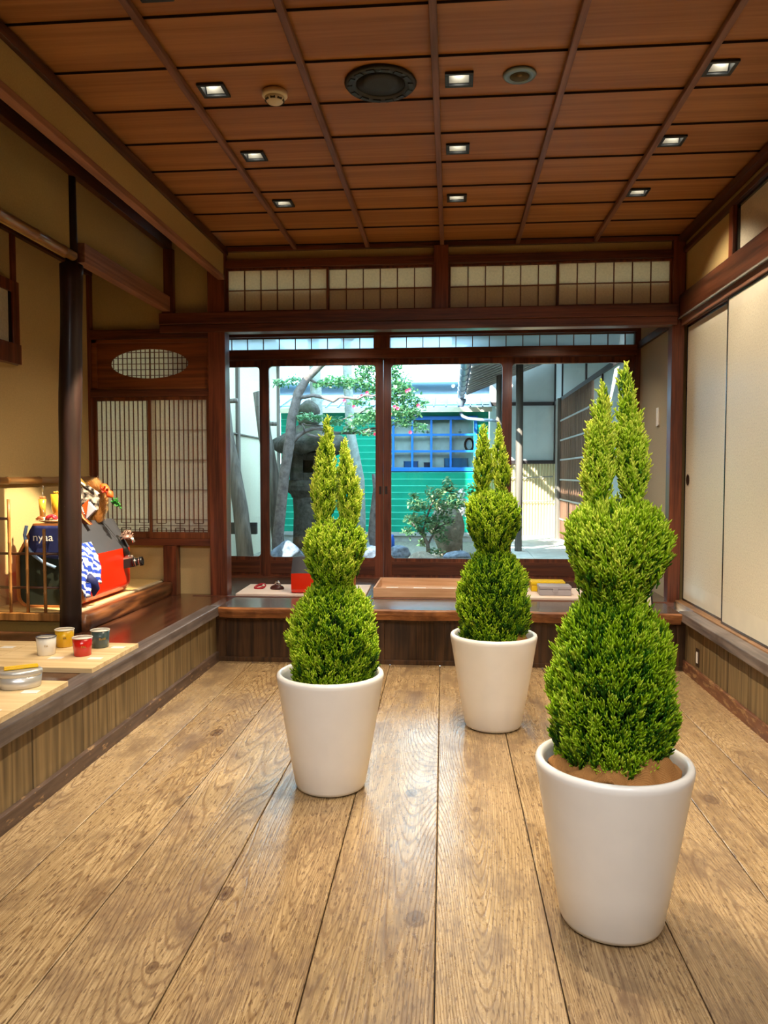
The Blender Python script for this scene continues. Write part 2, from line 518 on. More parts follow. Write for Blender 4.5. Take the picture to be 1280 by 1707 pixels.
t = thing('ceiling_speaker', 'large round black ceiling speaker', 'speaker', (-0.352, 3.835, 3.41))
SPK = plain('speaker_black', S(26, 26, 27), 0.5)
g = MB(); g.lathe([(0.172, 0.0), (0.176, -0.008), (0.168, -0.018), (0.150, -0.020), (0.122, -0.014), (0.118, -0.006), (0.118, 0)], 64)
for k in range(14):
    a0 = 2 * PI * k / 14
    M = Matrix.Rotation(a0, 4, 'Z')
    g.box(0.136, 0.160, -0.020, 0.020, -0.0225, -0.018, M)
g.build('rim', SPK, t)
a = N('speaker_mesh'); vo = a.n('ShaderNodeTexVoronoi'); a.l(a.coord((1, 1, 1)), vo.inputs['Vector']); vo.inputs['Scale'].default_value = 240
a.base(a.ramp(vo.outputs['Distance'], [(0.2, S(8, 8, 8)), (0.5, S(34, 34, 35))])); a.set(0.6)
g = MB(); g.lathe([(0.119, -0.008), (0.06, -0.013), (0.0, -0.014)], 48)
g.build('grille', a.m, t)

t = thing('smoke_detector', 'small cream smoke detector left of the round speaker', 'smoke detector', (-0.888, 3.885, 3.41))
CRM = plain('cream_plastic', S(222, 210, 184), 0.45, var=0.02)
MB().lathe([(0.0, 0), (0.062, 0.0), (0.064, -0.02), (0.058, -0.026), (0.052, -0.028), (0.0, -0.028)], 40).build('base', CRM, t)
MB().lathe([(0.050, -0.028), (0.048, -0.04), (0.036, -0.052), (0.0, -0.056)], 40).build('sensor_head', CRM, t)
g = MB()
for k in range(8):
    M = Matrix.Rotation(2 * PI * k / 8, 4, 'Z')
    g.box(0.036, 0.0475, -0.012, 0.012, -0.047, -0.038, M)
g.build('vent', plain('detector_slot', S(60, 54, 46), 0.6), t)

# ------------------------------------------------------------------ left side: hanging walls, pole, alcove
o = box('wall_left_strip', PLA, (-1.95, -1.91, YN, 6.44, 3.165, 3.345)); st(o, 'plaster strip hanging under the ceiling moulding on the left', 'wall')
trim(KOK, (-1.96, -1.905, YN, 6.43, 3.13, 3.168), 'reddish beam under the upper left plaster strip', 'beam')
o = MB().box(-2.47, -2.43, 4.86, 6.48, 3.0, 3.40).box(-2.47, -2.43, YN, 4.79, 2.88, 3.40).build('wall_left_lintel', PLA); st(o, 'second plaster strip on the left, split by the black pole', 'wall')
trim(DKY, (-2.46, -2.38, YN, 6.48, 3.40, 3.52), 'dark beam above the second plaster strip', 'beam')
o = MB().prism([(-2.45, 2.875), (-2.375, 2.875), (-2.375, 3.0), (-2.45, 3.0)], 'Y', 4.88, 6.44).build('trim_%d' % (tn + 1), KOK, None, 0.004); tn += 1
st(o, 'reddish beam from the black pole to the back wall', 'beam')
trim(DKZ, (-2.45, -2.35, 6.40, 6.46, 2.80, 3.40), 'short dark post above the end of the lintel')
# dark ceiling over the left side
box('ceiling_left', DK, (-3.2, -1.93, YN, 6.5, 3.52, 3.555)).__setitem__('kind', 'structure'); tag(bpy.data.objects['ceiling_left'], 'dark boards over the raised area on the left', 'ceiling')

# bamboo lintel
g = MB(); pts = []; rr = []
y = 0.2
nodes_y = [0.2, 0.62, 1.02, 1.43, 1.85, 2.25, 2.66, 3.05, 3.48, 3.93, 4.32, 4.64]
pts.append((-2.40, YN, 2.885)); rr.append(0.031)
for yy in nodes_y:
    pts += [(-2.40, yy - 0.012, 2.885), (-2.40, yy - 0.004, 2.885), (-2.40, yy + 0.004, 2.885), (-2.40, yy + 0.012, 2.885)]; rr += [0.031, 0.034, 0.034, 0.0305]
pts += [(-2.40, 4.77, 2.885), (-2.40, 4.79, 2.885)]; rr += [0.031, 0.02]
o = g.tube(pts, rr, 16).build('bamboo_rail', BAMX); tag(o, 'thick brown bamboo rail running to the black pole, upper left', 'bamboo pole')

# the black pole
zs = [0.46 + k * 0.12 for k in range(20)] + [2.845, 2.862] + [2.98, 3.1, 3.22, 3.34, 3.46]
random.seed(3)
pp = [(-2.432 - 0.075 * max(0, 1 - (z - .46) / 3.0) * 0.9 + 0.006 * math.sin(z * 3.1), 4.83 + 0.004 * math.cos(z * 4), z) for z in zs]
pr = [(0.070 if z < 2.85 else 0.036) + 0.003 * math.sin(z * 7) for z in zs]
a = N('old_black_post'); v = a.coord((1, 1, 0.12)); nz = a.noise(v, 18, 4, 0.6); ns = a.noise(a.coord((1, 1, 1)), 60, 2)
col = a.ramp(nz, [(0.3, S(24, 14, 11)), (0.6, S(40, 22, 17)), (0.8, S(72, 36, 24))])
col = a.mix(a.ramp(ns, [(0.76, BW[0]), (0.8, (0.6,) * 3)]), col, S(150, 120, 100))
a.base(col); a.set(0.42, 0, 0.4, 0.08); a.bump(nz, 0.3, 0.006)
o = MB().tube(pp, pr, 24).build('trim_%d' % (tn + 1), a.m); tn += 1; st(o, 'round black-brown pole standing at the alcove corner', 'post')

# alcove walls
o = MB().box(-3.16, -3.12, 4.0, 6.5, 1.49, 3.52).box(-3.155, -3.115, 4.0, 6.5, 0.40, 1.49).build('wall_left', PLB); st(o, 'ochre plaster wall inside the alcove on the left', 'wall')
g = MB()
ny = [4.3, 4.72, 5.14, 5.56, 6.0, 6.36]
pts = [(-3.10, 4.1, 1.455)]; rr = [0.026]
for yy in ny:
    pts += [(-3.10, yy - .012, 1.455), (-3.10, yy - .004, 1.455), (-3.10, yy + .004, 1.455), (-3.10, yy + .012, 1.455)]; rr += [0.026, 0.029, 0.029, 0.0255]
pts += [(-3.10, 6.46, 1.455)]; rr += [0.026]
o = g.tube(pts, rr, 14).build('bamboo_wall_rail', BAMX); tag(o, 'brown bamboo rail fixed along the alcove wall', 'bamboo rail')
trim(DKZ, (-3.14, -3.105, 5.27, 5.33, 2.28, 3.22), 'dark upright beside the small alcove window')
trim(DKY, (-3.14, -3.08, 4.0, 6.46, 3.20, 3.34), 'dark beam high on the alcove wall', 'beam')
wn = thing('window_6', 'small dark-framed window high on the alcove wall, far left', 'window', kind='structure')
g = MB(); g.box(-3.12, -3.06, 4.4, 5.30, 2.28, 2.42).box(-3.12, -3.07, 5.22, 5.30, 2.42, 2.86).box(-3.12, -3.07, 4.4, 5.22, 2.78, 2.86)
g.build('frame', DKZ, wn, 0.003)
MB().box(-3.11, -3.09, 4.4, 5.22, 2.42, 2.78).build('paper_pane', PAPERD, wn)
MB().box(-3.09, -3.085, 5.19, 5.22, 2.42, 2.78).build('sash', plain('sash_black', S(20, 14, 12), 0.4), wn)

# tatami floor, log sill, low plaster, fence rail
a = N('tatami_straw'); v = a.coord((1, 1, 1)); wv = a.n('ShaderNodeTexWave', wave_type='BANDS', bands_direction='Y'); a.l(v, wv.inputs['Vector']); wv.inputs['Scale'].default_value = 40
nz = a.noise(a.coord((1, 8, 1)), 30, 3)
a.base(a.ramp(a.math('ADD', a.math('MULTIPLY', wv.outputs['Fac'], .4), a.math('MULTIPLY', nz, .6)), [(0.25, S(186, 152, 92)), (0.75, S(222, 192, 132))])); a.set(0.7); a.bump(wv.outputs['Fac'], 0.2, 0.003)
o = box('floor_alcove', a.m, (-3.12, -2.515, 4.86, 6.49, 0.55, 0.582)); st(o, 'straw mat floor of the raised alcove', 'floor')
o = box('tatami_edging', plain('mat_edging', S(186, 168, 138), 0.8), (-2.515, -2.475, 4.86, 6.40, 0.55, 0.584), bevel=0.003); tag(o, 'pale woven edging strip along the straw mat', 'mat edging')
# irregular log sill
g = MB(); n = 20; L = 26
vs = []; fs = []
random.seed(11)
for i in range(L + 1):
    y = 4.84 + (6.42 - 4.84) * i / L
    for k in range(n):
        t_ = 2 * PI * k / n
        r = 1 + 0.10 * math.sin(y * 4 + k * 1.3) + random.uniform(-.05, .05)
        x = -2.435 + max(-0.04, min(0.05, math.cos(t_) * 0.062 * r)); z = 0.518 + max(-0.066, min(0.057, math.sin(t_) * 0.078 * r))
        vs.append((x, y, z))
for i in range(L):
    for k in range(n):
        fs.append((i * n + k, i * n + (k + 1) % n, (i + 1) * n + (k + 1) % n, (i + 1) * n + k))
fs += [tuple(range(n))[::-1], tuple(L * n + k for k in range(n))]
g.add(vs, fs, True)
o = g.build('trim_%d' % (tn + 1), LOG); tn += 1; st(o, 'rough dark log sill along the front of the alcove', 'sill')
trim(BAM, (-3.13, -2.54, 4.80, 4.86, 0.535, 0.585), 'wooden bottom rail under the bamboo lattice')
o = box('wall_alcove_base', plaster('olive_plaster', S(120, 100, 52)), (-3.13, -2.52, 4.82, 4.86, 0.455, 0.535)); st(o, 'olive plaster strip under the lattice rail', 'wall')

t = thing('bamboo_lattice', 'open bamboo lattice fence left of the black pole', 'fence', (-2.8, 4.83, 0.585))
def cane(x, z0, z1, r, y=0.0):
    pts = []; rr = []
    z = z0; pts.append((x, y, z)); rr.append(r)
    z += 0.1 + 0.06 * random.random()
    while z < z1 - 0.03:
        pts += [(x, y, z - .006), (x, y, z), (x, y, z + .006)]; rr += [r, r * 1.18, r * 0.97]
        z += random.uniform(0.13, 0.2)
    pts.append((x, y, z1)); rr.append(r)
    return MB().tube(pts, rr, 10)
for x, z1 in ((-2.905, 1.335), (-2.785, 1.07), (-2.665, 1.14)):
    cane(x + 2.8, -0.003, z1 - .585, 0.0105).build('upright_cane', BAM, t)
DCN = plain('dark_cane', S(70, 40, 24), 0.4)
MB().tube([(-0.32, 0.012, 1.206 - .585), (-0.105, 0.012, 1.206 - .585)], 0.009, 10).build('cross_cane', DCN, t)
for z in (0.975, 0.75):
    MB().tube([(-0.32, 0.012, z - .585), (0.295, 0.012, z - .585)], 0.009, 10).build('cross_cane', DCN, t)

# ------------------------------------------------------------------ raised floor on the left
o = MB().box(-3.13, -1.90, -1.6, 6.49, 0.38, 0.46).build('floor_left', PLT); st(o, 'dark glossy raised floor on the left side', 'floor')
trim(GRY, (-1.925, -1.82, -1.6, 5.90, 0.385, 0.463), 'worn grey edge board of the raised floor on the left', 'edge board', 0.006)
g = MB(); random.seed(5)
y = -1.6; bidl = []
while y < 6.02:
    wd = random.choice((0.16, 0.2, 0.24, 0.18)) ; y2 = min(y + wd, 6.02)
    g.box(-1.90, -1.875 - random.uniform(0, .003), y + 0.0015, y2 - 0.0015, 0.0, 0.385); y = y2
o = g.build('wall_left_riser', PAN); st(o, 'upright grey-brown boards under the left raised floor', 'wall')
a = N('scuffed_base'); nz = a.noise(a.coord((1, .3, 1)), 26, 4, .7); v2 = a.noise(a.coord((1, .1, 1)), 40, 2)
a.base(a.mix(a.ramp(nz, [(0.60, BW[0]), (0.66, (.8,) * 3)]), a.ramp(v2, [(0.3, S(66, 50, 42)), (0.7, S(98, 78, 66))]), S(170, 136, 96))); a.set(0.5)
o = box('baseboard_left', a.m, (-1.90, -1.85, -1.6, 5.98, -0.01, 0.078), bevel=0.004); st(o, 'scuffed baseboard along the left edge of the floor', 'baseboard')
a = N('scuffed_base_red'); nz = a.noise(a.coord((1, .3, 1)), 26, 4, .7); v2 = a.noise(a.coord((1, .1, 1)), 40, 2)
a.base(a.mix(a.ramp(nz, [(0.52, BW[0]), (0.6, (.8,) * 3)]), a.ramp(v2, [(0.3, S(92, 56, 38)), (0.7, S(120, 78, 54))]), S(160, 124, 84))); a.set(0.5)
o = box('baseboard_right', a.m, (1.765, 1.82, -1.6, 5.98, -0.01, 0.088), bevel=0.004); st(o, 'scuffed reddish baseboard along the right edge of the floor', 'baseboard')

# ------------------------------------------------------------------ right side
g = MB(); y = -1.6
while y < 6.02:
    wd = random.choice((0.13, 0.16, 0.18)); y2 = min(y + wd, 6.02)
    g.box(1.785 - random.uniform(0, .003), 1.82, y + 0.0015, y2 - 0.0015, 0.0, 0.40); y = y2
o = g.build('wall_right_riser', PAN); st(o, 'upright grey-brown boards under the sliding screens on the right', 'wall')
trim(GRY, (1.72, 1.825, -1.6, 5.95, 0.395, 0.466), 'worn grey sill board along the right side', 'sill', 0.006)
trim(wood('sill_track_wood', S(120, 84, 54), S(170, 130, 90), 'Y', dark=S(60, 40, 28)), (1.825, 2.0, -1.6, 6.46, 0.38, 0.474), 'wooden track under the sliding screens on the right', 'sill')
FBL = plain('lacquer_black', S(16, 13, 12), 0.25, coat=0.4)
def fusuma(nm, y0, y1, x, label, handle=None):
    t = thing(nm, label, 'sliding door', (x, y0, 0.474), kind='structure')
    h = 2.69 - 0.474; L = y1 - y0
    g = MB(); s = 0.014
    g.box(-.004, .02, 0, s, 0, h).box(-.004, .02, L - s, L, 0, h).box(-.004, .02, s, L - s, 0, 0.018).box(-.004, .02, s, L - s, h - .018, h)
    g.build('frame', FBL, t, 0.002)
    MB().box(0, 0.016, s, L - s, 0.16, h - .10).build('paper_panel', FUS, t)
    MB().box(0, 0.016, s, L - s, 0.018, 0.16).box(0, .016, s, L - s, h - .10, h - .018).build('border_band', FUSB, t)
    if handle is not None:
        M = Matrix.Translation((-0.002, handle[0] - y0, handle[1] - .474)) @ Matrix.Rotation(PI / 2, 4, 'Y')
        g = MB(); g.lathe([(0.030, 0.0), (0.034, -0.004), (0.030, -0.007), (0.024, -0.003), (0.02, 0.004), (0.0, 0.006)], 28, M=M @ Matrix.Scale(1.35, 4, (1, 0, 0)))
        g.build('handle', plain('bronze_pull', S(60, 40, 28), 0.35, metal=0.7), t)
fusuma('door_5', 5.42, 6.42, 1.885, 'patterned paper sliding door on the right, next to the back post', (6.33, 1.455))
fusuma('door_6', 4.42, 5.43, 1.855, 'patterned paper sliding door on the right, nearer and cut by the photo edge')
fusuma('door_7', 3.40, 4.44, 1.885, 'patterned paper sliding door beside the camera on the right')
o = MB().box(1.83, 1.93, YN, 3.40, 0.40, 2.70).build('wall_right_near', PLA); st(o, 'plaster wall right of the camera', 'wall')
g = MB().box(1.815, 1.93, YN, 6.44, 2.745, 2.93)
o = g.build('trim_%d' % (tn + 1), DKY, None, 0.005); tn += 1; st(o, 'broad dark lintel above the sliding doors on the right', 'beam')
g = MB().box(1.835, 1.85, YN, 6.44, 2.69, 2.745).box(1.865, 1.88, YN, 6.44, 2.69, 2.745).box(1.90, 1.94, YN, 6.44, 2.69, 2.745)
o = g.build('trim_%d' % (tn + 1), RIB, None, 0.002); tn += 1; st(o, 'grooved upper track of the sliding doors on the right', 'track')
trim(plain('edge_highlight', S(170, 166, 160), 0.25, metal=0.5), (1.808, 1.822, YN, 6.43, 2.738, 2.752), 'thin bright strip standing in for the highlight on the lower edge of the right lintel', bevel=0.002)  # highlight on the lintel edge, made as a bright metal strip
o = MB().box(1.87, 1.92, 5.40, 6.48, 2.93, 3.27).box(1.87, 1.92, YN, 6.48, 3.31, 3.36).build('wall_right', PLB); st(o, 'ochre plaster above the right lintel, beside the back corner', 'wall')
trim(DKY, (1.84, 1.92, YN, 6.44, 3.27, 3.31), 'thin dark rail high on the right wall')
trim(DKZ, (1.84, 1.92, 5.33, 5.405, 2.93, 3.27), 'short dark post between the plaster and the upper screen on the right')
wn = thing('window_7', 'patterned paper panel in a black frame above the right lintel', 'wall panel', kind='structure')
MB().box(1.88, 1.90, 3.6, 5.31, 2.95, 3.25).build('paper_panel', FUS, wn)
MB().box(1.865, 1.90, 5.305, 5.33, 2.93, 3.27).box(1.865, 1.90, 3.6, 5.305, 3.25, 3.27).box(1.865, 1.90, 3.6, 5.305, 2.93, 2.945).build('frame', FBL, wn)
o = MB().box(1.87, 1.92, YN, 3.6, 2.93, 3.27).build('wall_right_upper', PLA); st(o, 'plaster above the lintel beside the camera', 'wall')
t = thing('wall_outlet', 'white outlet set in a dark plate low on the right boards', 'outlet', (1.782, 5.68, 0.12))
MB().box(-0.004, 0.004, -0.035, 0.035, -0.01, 0.12).build('plate', plain('outlet_plate', S(60, 42, 28), 0.5), t, 0.001)
MB().box(-0.008, -0.003, -0.014, 0.014, 0.015, 0.095).build('socket', WHT, t, 0.001)

# ------------------------------------------------------------------ platform at the back
g = MB(); n = 60; vs = []; fs = []
random.seed(9)
for i in range(n + 1):
    x = -1.82 + (1.72 + 1.82) * i / n
    e = 0.012 * math.sin(x * 5) + 0.008 * math.sin(x * 13 + 1) + random.uniform(-.003, .003)
    vs += [(x, 6.36, 0.385), (x, 6.36, 0.458), (x, 5.872 + e * .5, 0.458), (x, 5.862 + e, 0.445), (x, 5.868 + e + random.uniform(-.004, .004), 0.415), (x, 5.892 + e, 0.372), (x, 5.93, 0.372)]
for i in range(n):
    for k in range(7):
        a_, b_ = i * 7 + k, i * 7 + (k + 1) % 7
        fs.append((a_, b_, b_ + 7, a_ + 7))
fs += [tuple(range(7)), tuple(n * 7 + k for k in range(7))[::-1]]
g.v = vs; g.f = fs; g.mi = [0] * len(fs); g.sm = [False] * len(fs)
for j, f in enumerate(fs[:-2]):
    if j % 7 == 1: g.mi[j] = 1
o = g.build('trim_%d' % (tn + 1), [LIV, ENG]); tn += 1; st(o, 'thick step plank with a rough live edge along the back platform', 'step')
g = MB()
for i in range(4):
    x0 = -2.45 + i * 1.15
    g.box(x0 + .001, x0 + 1.149, 6.40, 7.62, 0.40, 0.458)
o = MB().box(-2.6, 2.05, 6.40, 7.9, 0.38, 0.458).build('floor_back', ENG); st(o, 'dark veranda floor in front of the garden doors', 'floor')
trim(DK, (-2.2, 1.80, 6.36, 6.40, 0.38, 0.463), 'dark threshold strip behind the live-edge plank', 'threshold')
g = MB().box(-1.88, 1.80, 6.01, 6.03, 0.0, 0.385)
o = g.build('wall_back_riser', PAND); st(o, 'dark wooden panels under the back platform', 'wall')
g = MB()
for x0, x1 in ((-1.88, -1.80), (-0.60, -0.52), (-0.13, -0.05), (0.62, 0.70), (1.34, 1.42), (1.72, 1.80)):
    g.box(x0, x1, 5.985, 6.012, 0.0, 0.38)
g.box(-1.88, 1.80, 5.98, 6.012, 0.0, 0.035).box(-1.88, 1.80, 5.98, 6.012, 0.34, 0.385)
o = g.build('trim_%d' % (tn + 1), PAND, None, 0.002); tn += 1; st(o, 'dark framing of the panels under the back platform', 'frame')

# ------------------------------------------------------------------ back wall
YB = 6.5
trim(DKZ, (-2.052, -1.905, 6.40, 6.54, 0.44, 3.40), 'broad reddish post left of the garden opening', 'post', 0.006)
trim(DKZ, (1.765, 1.862, 6.42, 6.54, 0.44, 3.40), 'reddish post right of the garden opening', 'post', 0.006)
trim(DKZ, (-0.150, -0.030, 6.42, 6.55, 2.85, 3.38), 'short centre post between the paper transoms', 'post', 0.004)
g = MB().box(-2.47, 1.80, 6.385, 6.52, 2.765, 2.86).box(-2.47, 1.80, 6.395, 6.52, 2.695, 2.765)
o = g.build('trim_%d' % (tn + 1), DK, None, 0.006); tn += 1; st(o, 'long dark lintel across the back wall above the garden opening', 'beam')
trim(DK, (-1.905, 1.765, 6.43, 6.52, 3.235, 3.30), 'dark rail above the paper transoms', 'beam')
o = MB().box(-1.95, 1.87, 6.48, 6.52, 3.29, 3.56).box(-3.14, -2.42, 6.48, 6.52, 2.72, 3.56).box(-2.44, -2.04, 6.48, 6.52, 2.85, 3.56)
o.box(-3.14, -2.05, 6.50, 6.54, 0.44, 0.90)
o = o.build('wall_back', PLB); st(o, 'ochre plaster of the back wall', 'wall')
PFR = wood('lattice_wood', S(84, 48, 30), S(122, 74, 46), 'X', rough=0.45)
def ranma(nm, x0, x1, z0, z1, y, label, cols=6):
    t = thing(nm, label, 'transom window', (x0, y, z0), kind='structure')
    W, H_ = x1 - x0, z1 - z0; s = 0.018
    g = MB().box(0, W, 0, .025, 0, s).box(0, W, 0, .025, H_ - s, H_).box(0, s, 0, .025, s, H_ - s).box(W - s, W, 0, .025, s, H_ - s)
    g.build('frame', DKZ, t, 0.002)
    g = MB()
    for k in range(1, cols):
        x = s + (W - 2 * s) * k / cols
        g.box(x - .004, x + .004, 0.006, .018, s, H_ - s)
    g.box(s, W - s, 0.004, .016, H_ / 2 - .004, H_ / 2 + .004)
    g.build('lattice', PFR, t)
    MB().box(s, W - s, 0.018, .021, s, H_ - s).build('paper', PAPER, t)
ranma('window_1', -1.905, -1.030, 2.865, 3.235, 6.455, 'first paper transom from the left above the garden opening')
ranma('window_2', -1.045, -0.150, 2.865, 3.235, 6.480, 'second paper transom, left of the centre post')
ranma('window_3', -0.030, 0.868, 2.865, 3.235, 6.480, 'third paper transom, right of the centre post')
ranma('window_4', 0.852, 1.765, 2.865, 3.235, 6.455, 'last paper transom, beside the right wall')

# wooden panel with oval lattice window, shoji below
trim(DKZ, (-3.145, -3.095, 6.42, 6.52, 0.55, 3.40), 'dark corner post between the alcove and the paper window', 'post')
g = MB().box(-3.10, -2.05, 6.42, 6.52, 2.655, 2.735)
o = g.build('trim_%d' % (tn + 1), DK, None, 0.004); tn += 1; st(o, 'dark rail above the oval window panel', 'beam')
trim(DK, (-3.10, -2.05, 6.42, 6.52, 2.165, 2.225), 'rail between the oval window panel and the paper window')
OVC = (-2.587, 2.448); OA, OB = 0.342, 0.125
PNW = wood('orange_panel_wood', S(104, 54, 22), S(142, 78, 36), 'X', rough=0.4, coat=0.1)
g = MB(); n = 64
X0, X1, Z0, Z1 = -3.095, -2.052, 2.225, 2.655
ring_o = []; ring_i = []
for k in range(n):
    t_ = 2 * PI * k / n
    dx, dz = math.cos(t_), math.sin(t_)
    ring_i.append((OVC[0] + OA * dx, OVC[1] + OB * dz))
    tx = ((X1 - OVC[0]) / dx) if dx > 1e-9 else ((X0 - OVC[0]) / dx if dx < -1e-9 else 1e9)
    tz = ((Z1 - OVC[1]) / dz) if dz > 1e-9 else ((Z0 - OVC[1]) / dz if dz < -1e-9 else 1e9)
    m_ = min(tx, tz); ring_o.append((OVC[0] + dx * m_, OVC[1] + dz * m_))
vs = [(x, 6.46, z) for x, z in ring_o] + [(x, 6.46, z) for x, z in ring_i] + [(x, 6.475, z) for x, z in ring_i] + [(x, 6.475, z) for x, z in ring_o]
fs = []
for k in range(n):
    j = (k + 1) % n
    fs += [(k, j, n + j, n + k), (n + k, n + j, 2 * n + j, 2 * n + k), (2 * n + k, 2 * n + j, 3 * n + j, 3 * n + k)]
g.add(vs, fs)
# corner fill of the rectangle
for cx in (X0, X1):
    for cz in (Z0, Z1):
        pass
wn = thing('window_5', 'wooden panel with an oval latticed opening', 'window', kind='structure')
g.build('panel', PNW, wn)
g = MB()
g.box(X0, X0 + .045, 6.445, 6.463, Z0, Z1).box(X1 - .02, X1, 6.445, 6.463, Z0, Z1).box(X0, X1, 6.445, 6.463, Z1 - .03, Z1).box(X0, X1, 6.445, 6.463, Z0, Z0 + .02)
g.build('panel_frame', wood('panel_frame_wood', S(120, 66, 28), S(160, 94, 46), 'X', rough=0.4), wn, 0.002)
g = MB()
def oval_half(x): 
    u = (x - OVC[0]) / OA
    return OB * math.sqrt(max(0, 1 - u * u))
for k in range(-8, 9):
    x = OVC[0] + k * 0.0405; h = oval_half(x); wd = .006 if k == 0 else .0028
    if h > 0.01: g.box(x - wd, x + wd, 6.470, 6.480, OVC[1] - h, OVC[1] + h)
for k in range(-2, 3):
    z = OVC[1] + k * 0.049 + .001; u = (z - OVC[1]) / OB
    if abs(u) < 1:
        h = OA * math.sqrt(1 - u * u); g.box(OVC[0] - h, OVC[0] + h, 6.472, 6.482, z - .0028, z + .0028)
g.build('lattice', PFR, wn)
g = MB().box(OVC[0] - OA - .02, OVC[0] + OA + .02, 6.486, 6.49, OVC[1] - OB - .02, OVC[1] + OB + .02)
g.build('paper', PAPERD, wn)

def shoji(nm, x0, x1, z0, z1, y, label, seed, gap=None):
    t = thing(nm, label, 'paper screen', (x0, y, z0), kind='structure')
    W, H_ = x1 - x0, z1 - z0; s = 0.024
    fr = wood('shoji_frame_wood_' + nm, S(96, 50, 24), S(134, 76, 40), 'Z', rough=0.45)
    g = MB().box(0, W, 0, .03, 0, .055).box(0, W, 0, .03, H_ - .03, H_).box(0, s, 0, .03, .055, H_ - .03).box(W - s, W, 0, .03, .055, H_ - .03)
    g.build('frame', fr, t, 0.002)
    g = MB(); nb = 12; zb = 0.055; zt = H_ - .03
    zlow = zb + 0.108
    hs = [zlow] + [zlow + (zt - zlow) * k / 4 for k in (1, 2, 3)]
    for k in range(1, nb):
        x = s + (W - 2 * s) * k / nb
        if gap is not None and k == gap:
            g.box(x - .0032, x + .0032, .008, .018, zlow, hs[1]); g.box(x - .0032, x + .0032, .008, .018, hs[2], zt)
            continue
        g.box(x - .0032, x + .0032, .008, .018, zlow, zt)
    for z in hs:
        g.box(s, W - s, .006, .016, z - .0022, z + .0022)
    # fret pattern in the bottom band
    zz = [zb + .016, zb + .034, zb + .056, zb + .076, zb + .094]
    u = (W - 2 * s) / nb
    for z in (zz[2],):
        g.box(s, W - s, .006, .016, z - .002, z + .002)
    for k in range(1, nb):
        x = s + u * k; m = k % 4
        if m in (0, 2): g.box(x - .0028, x + .0028, .006, .016, zb, zlow)
        elif m == 1:
            g.box(x - .0028, x + .0028, .006, .016, zb, zz[1]); g.box(x - .0028, x + .0028, .006, .016, zz[3], zlow)
            g.box(x - u * 0.0, x + u * 2, .006, .016, zz[1] - .002, zz[1] + .002); g.box(x, x + u * 2, .006, .016, zz[3] - .002, zz[3] + .002)
        else:
            g.box(x - .0028, x + .0028, .006, .016, zb, zz[1]); g.box(x - .0028, x + .0028, .006, .016, zz[3], zlow)
    g.box(s, W - s, .006, .016, zz[0] - .002, zz[0] + .002)
    g.build('lattice', PFR, t)
    MB().box(s, W - s, 0.019, .022, .055, H_ - .03).build('paper', PAPERD, t)
shoji('door_8', -3.095, -2.560, 0.945, 2.165, 6.475, 'left paper screen below the oval window, with one missing bar', 1, gap=5)
shoji('door_9', -2.600, -2.060, 0.945, 2.165, 6.440, 'right paper screen below the oval window', 2)
trim(DK, (-3.10, -2.05, 6.42, 6.54, 0.885, 0.945), 'sill rail under the paper screens', 'sill')
trim(DKZ, (-2.465, -2.350, 6.40, 6.52, 0.46, 0.885), 'short post under the paper screens', 'post')

# ------------------------------------------------------------------ veranda (engawa) shell
o = MB().box(1.80, 1.90, 6.54, 7.9, 0.38, 3.1).build('wall_veranda_right', plaster('grey_plaster', S(176, 164, 140))); st(o, 'greyish plaster wall of the veranda behind the right post', 'wall')
trim(DKY, (1.775, 1.802, 6.54, 7.70, 2.70, 2.765), 'dark rail on the veranda wall', 'rail')
o = MB().box(-2.42, -2.35, 6.54, 7.9, 0.38, 3.1).build('wall_veranda_left', PLA); st(o, 'plaster wall at the left end of the veranda', 'wall')
o = MB().box(-2.6, 1.9, 6.50, 7.95, 3.02, 3.06).build('ceiling_veranda', CEIL); st(o, 'board ceiling of the veranda', 'ceiling')
t = thing('wall_switch', 'narrow white switch plate on the veranda wall by the right post', 'switch', (1.80, 6.93, 1.92))
MB().box(-0.012, 0.0, -0.035, 0.035, 0, 0.16).build('plate', WHT, t, 0.003)
MB().box(-0.018, -0.010, -0.012, 0.012, 0.05, 0.11).build('rocker', WHT, t, 0.002)

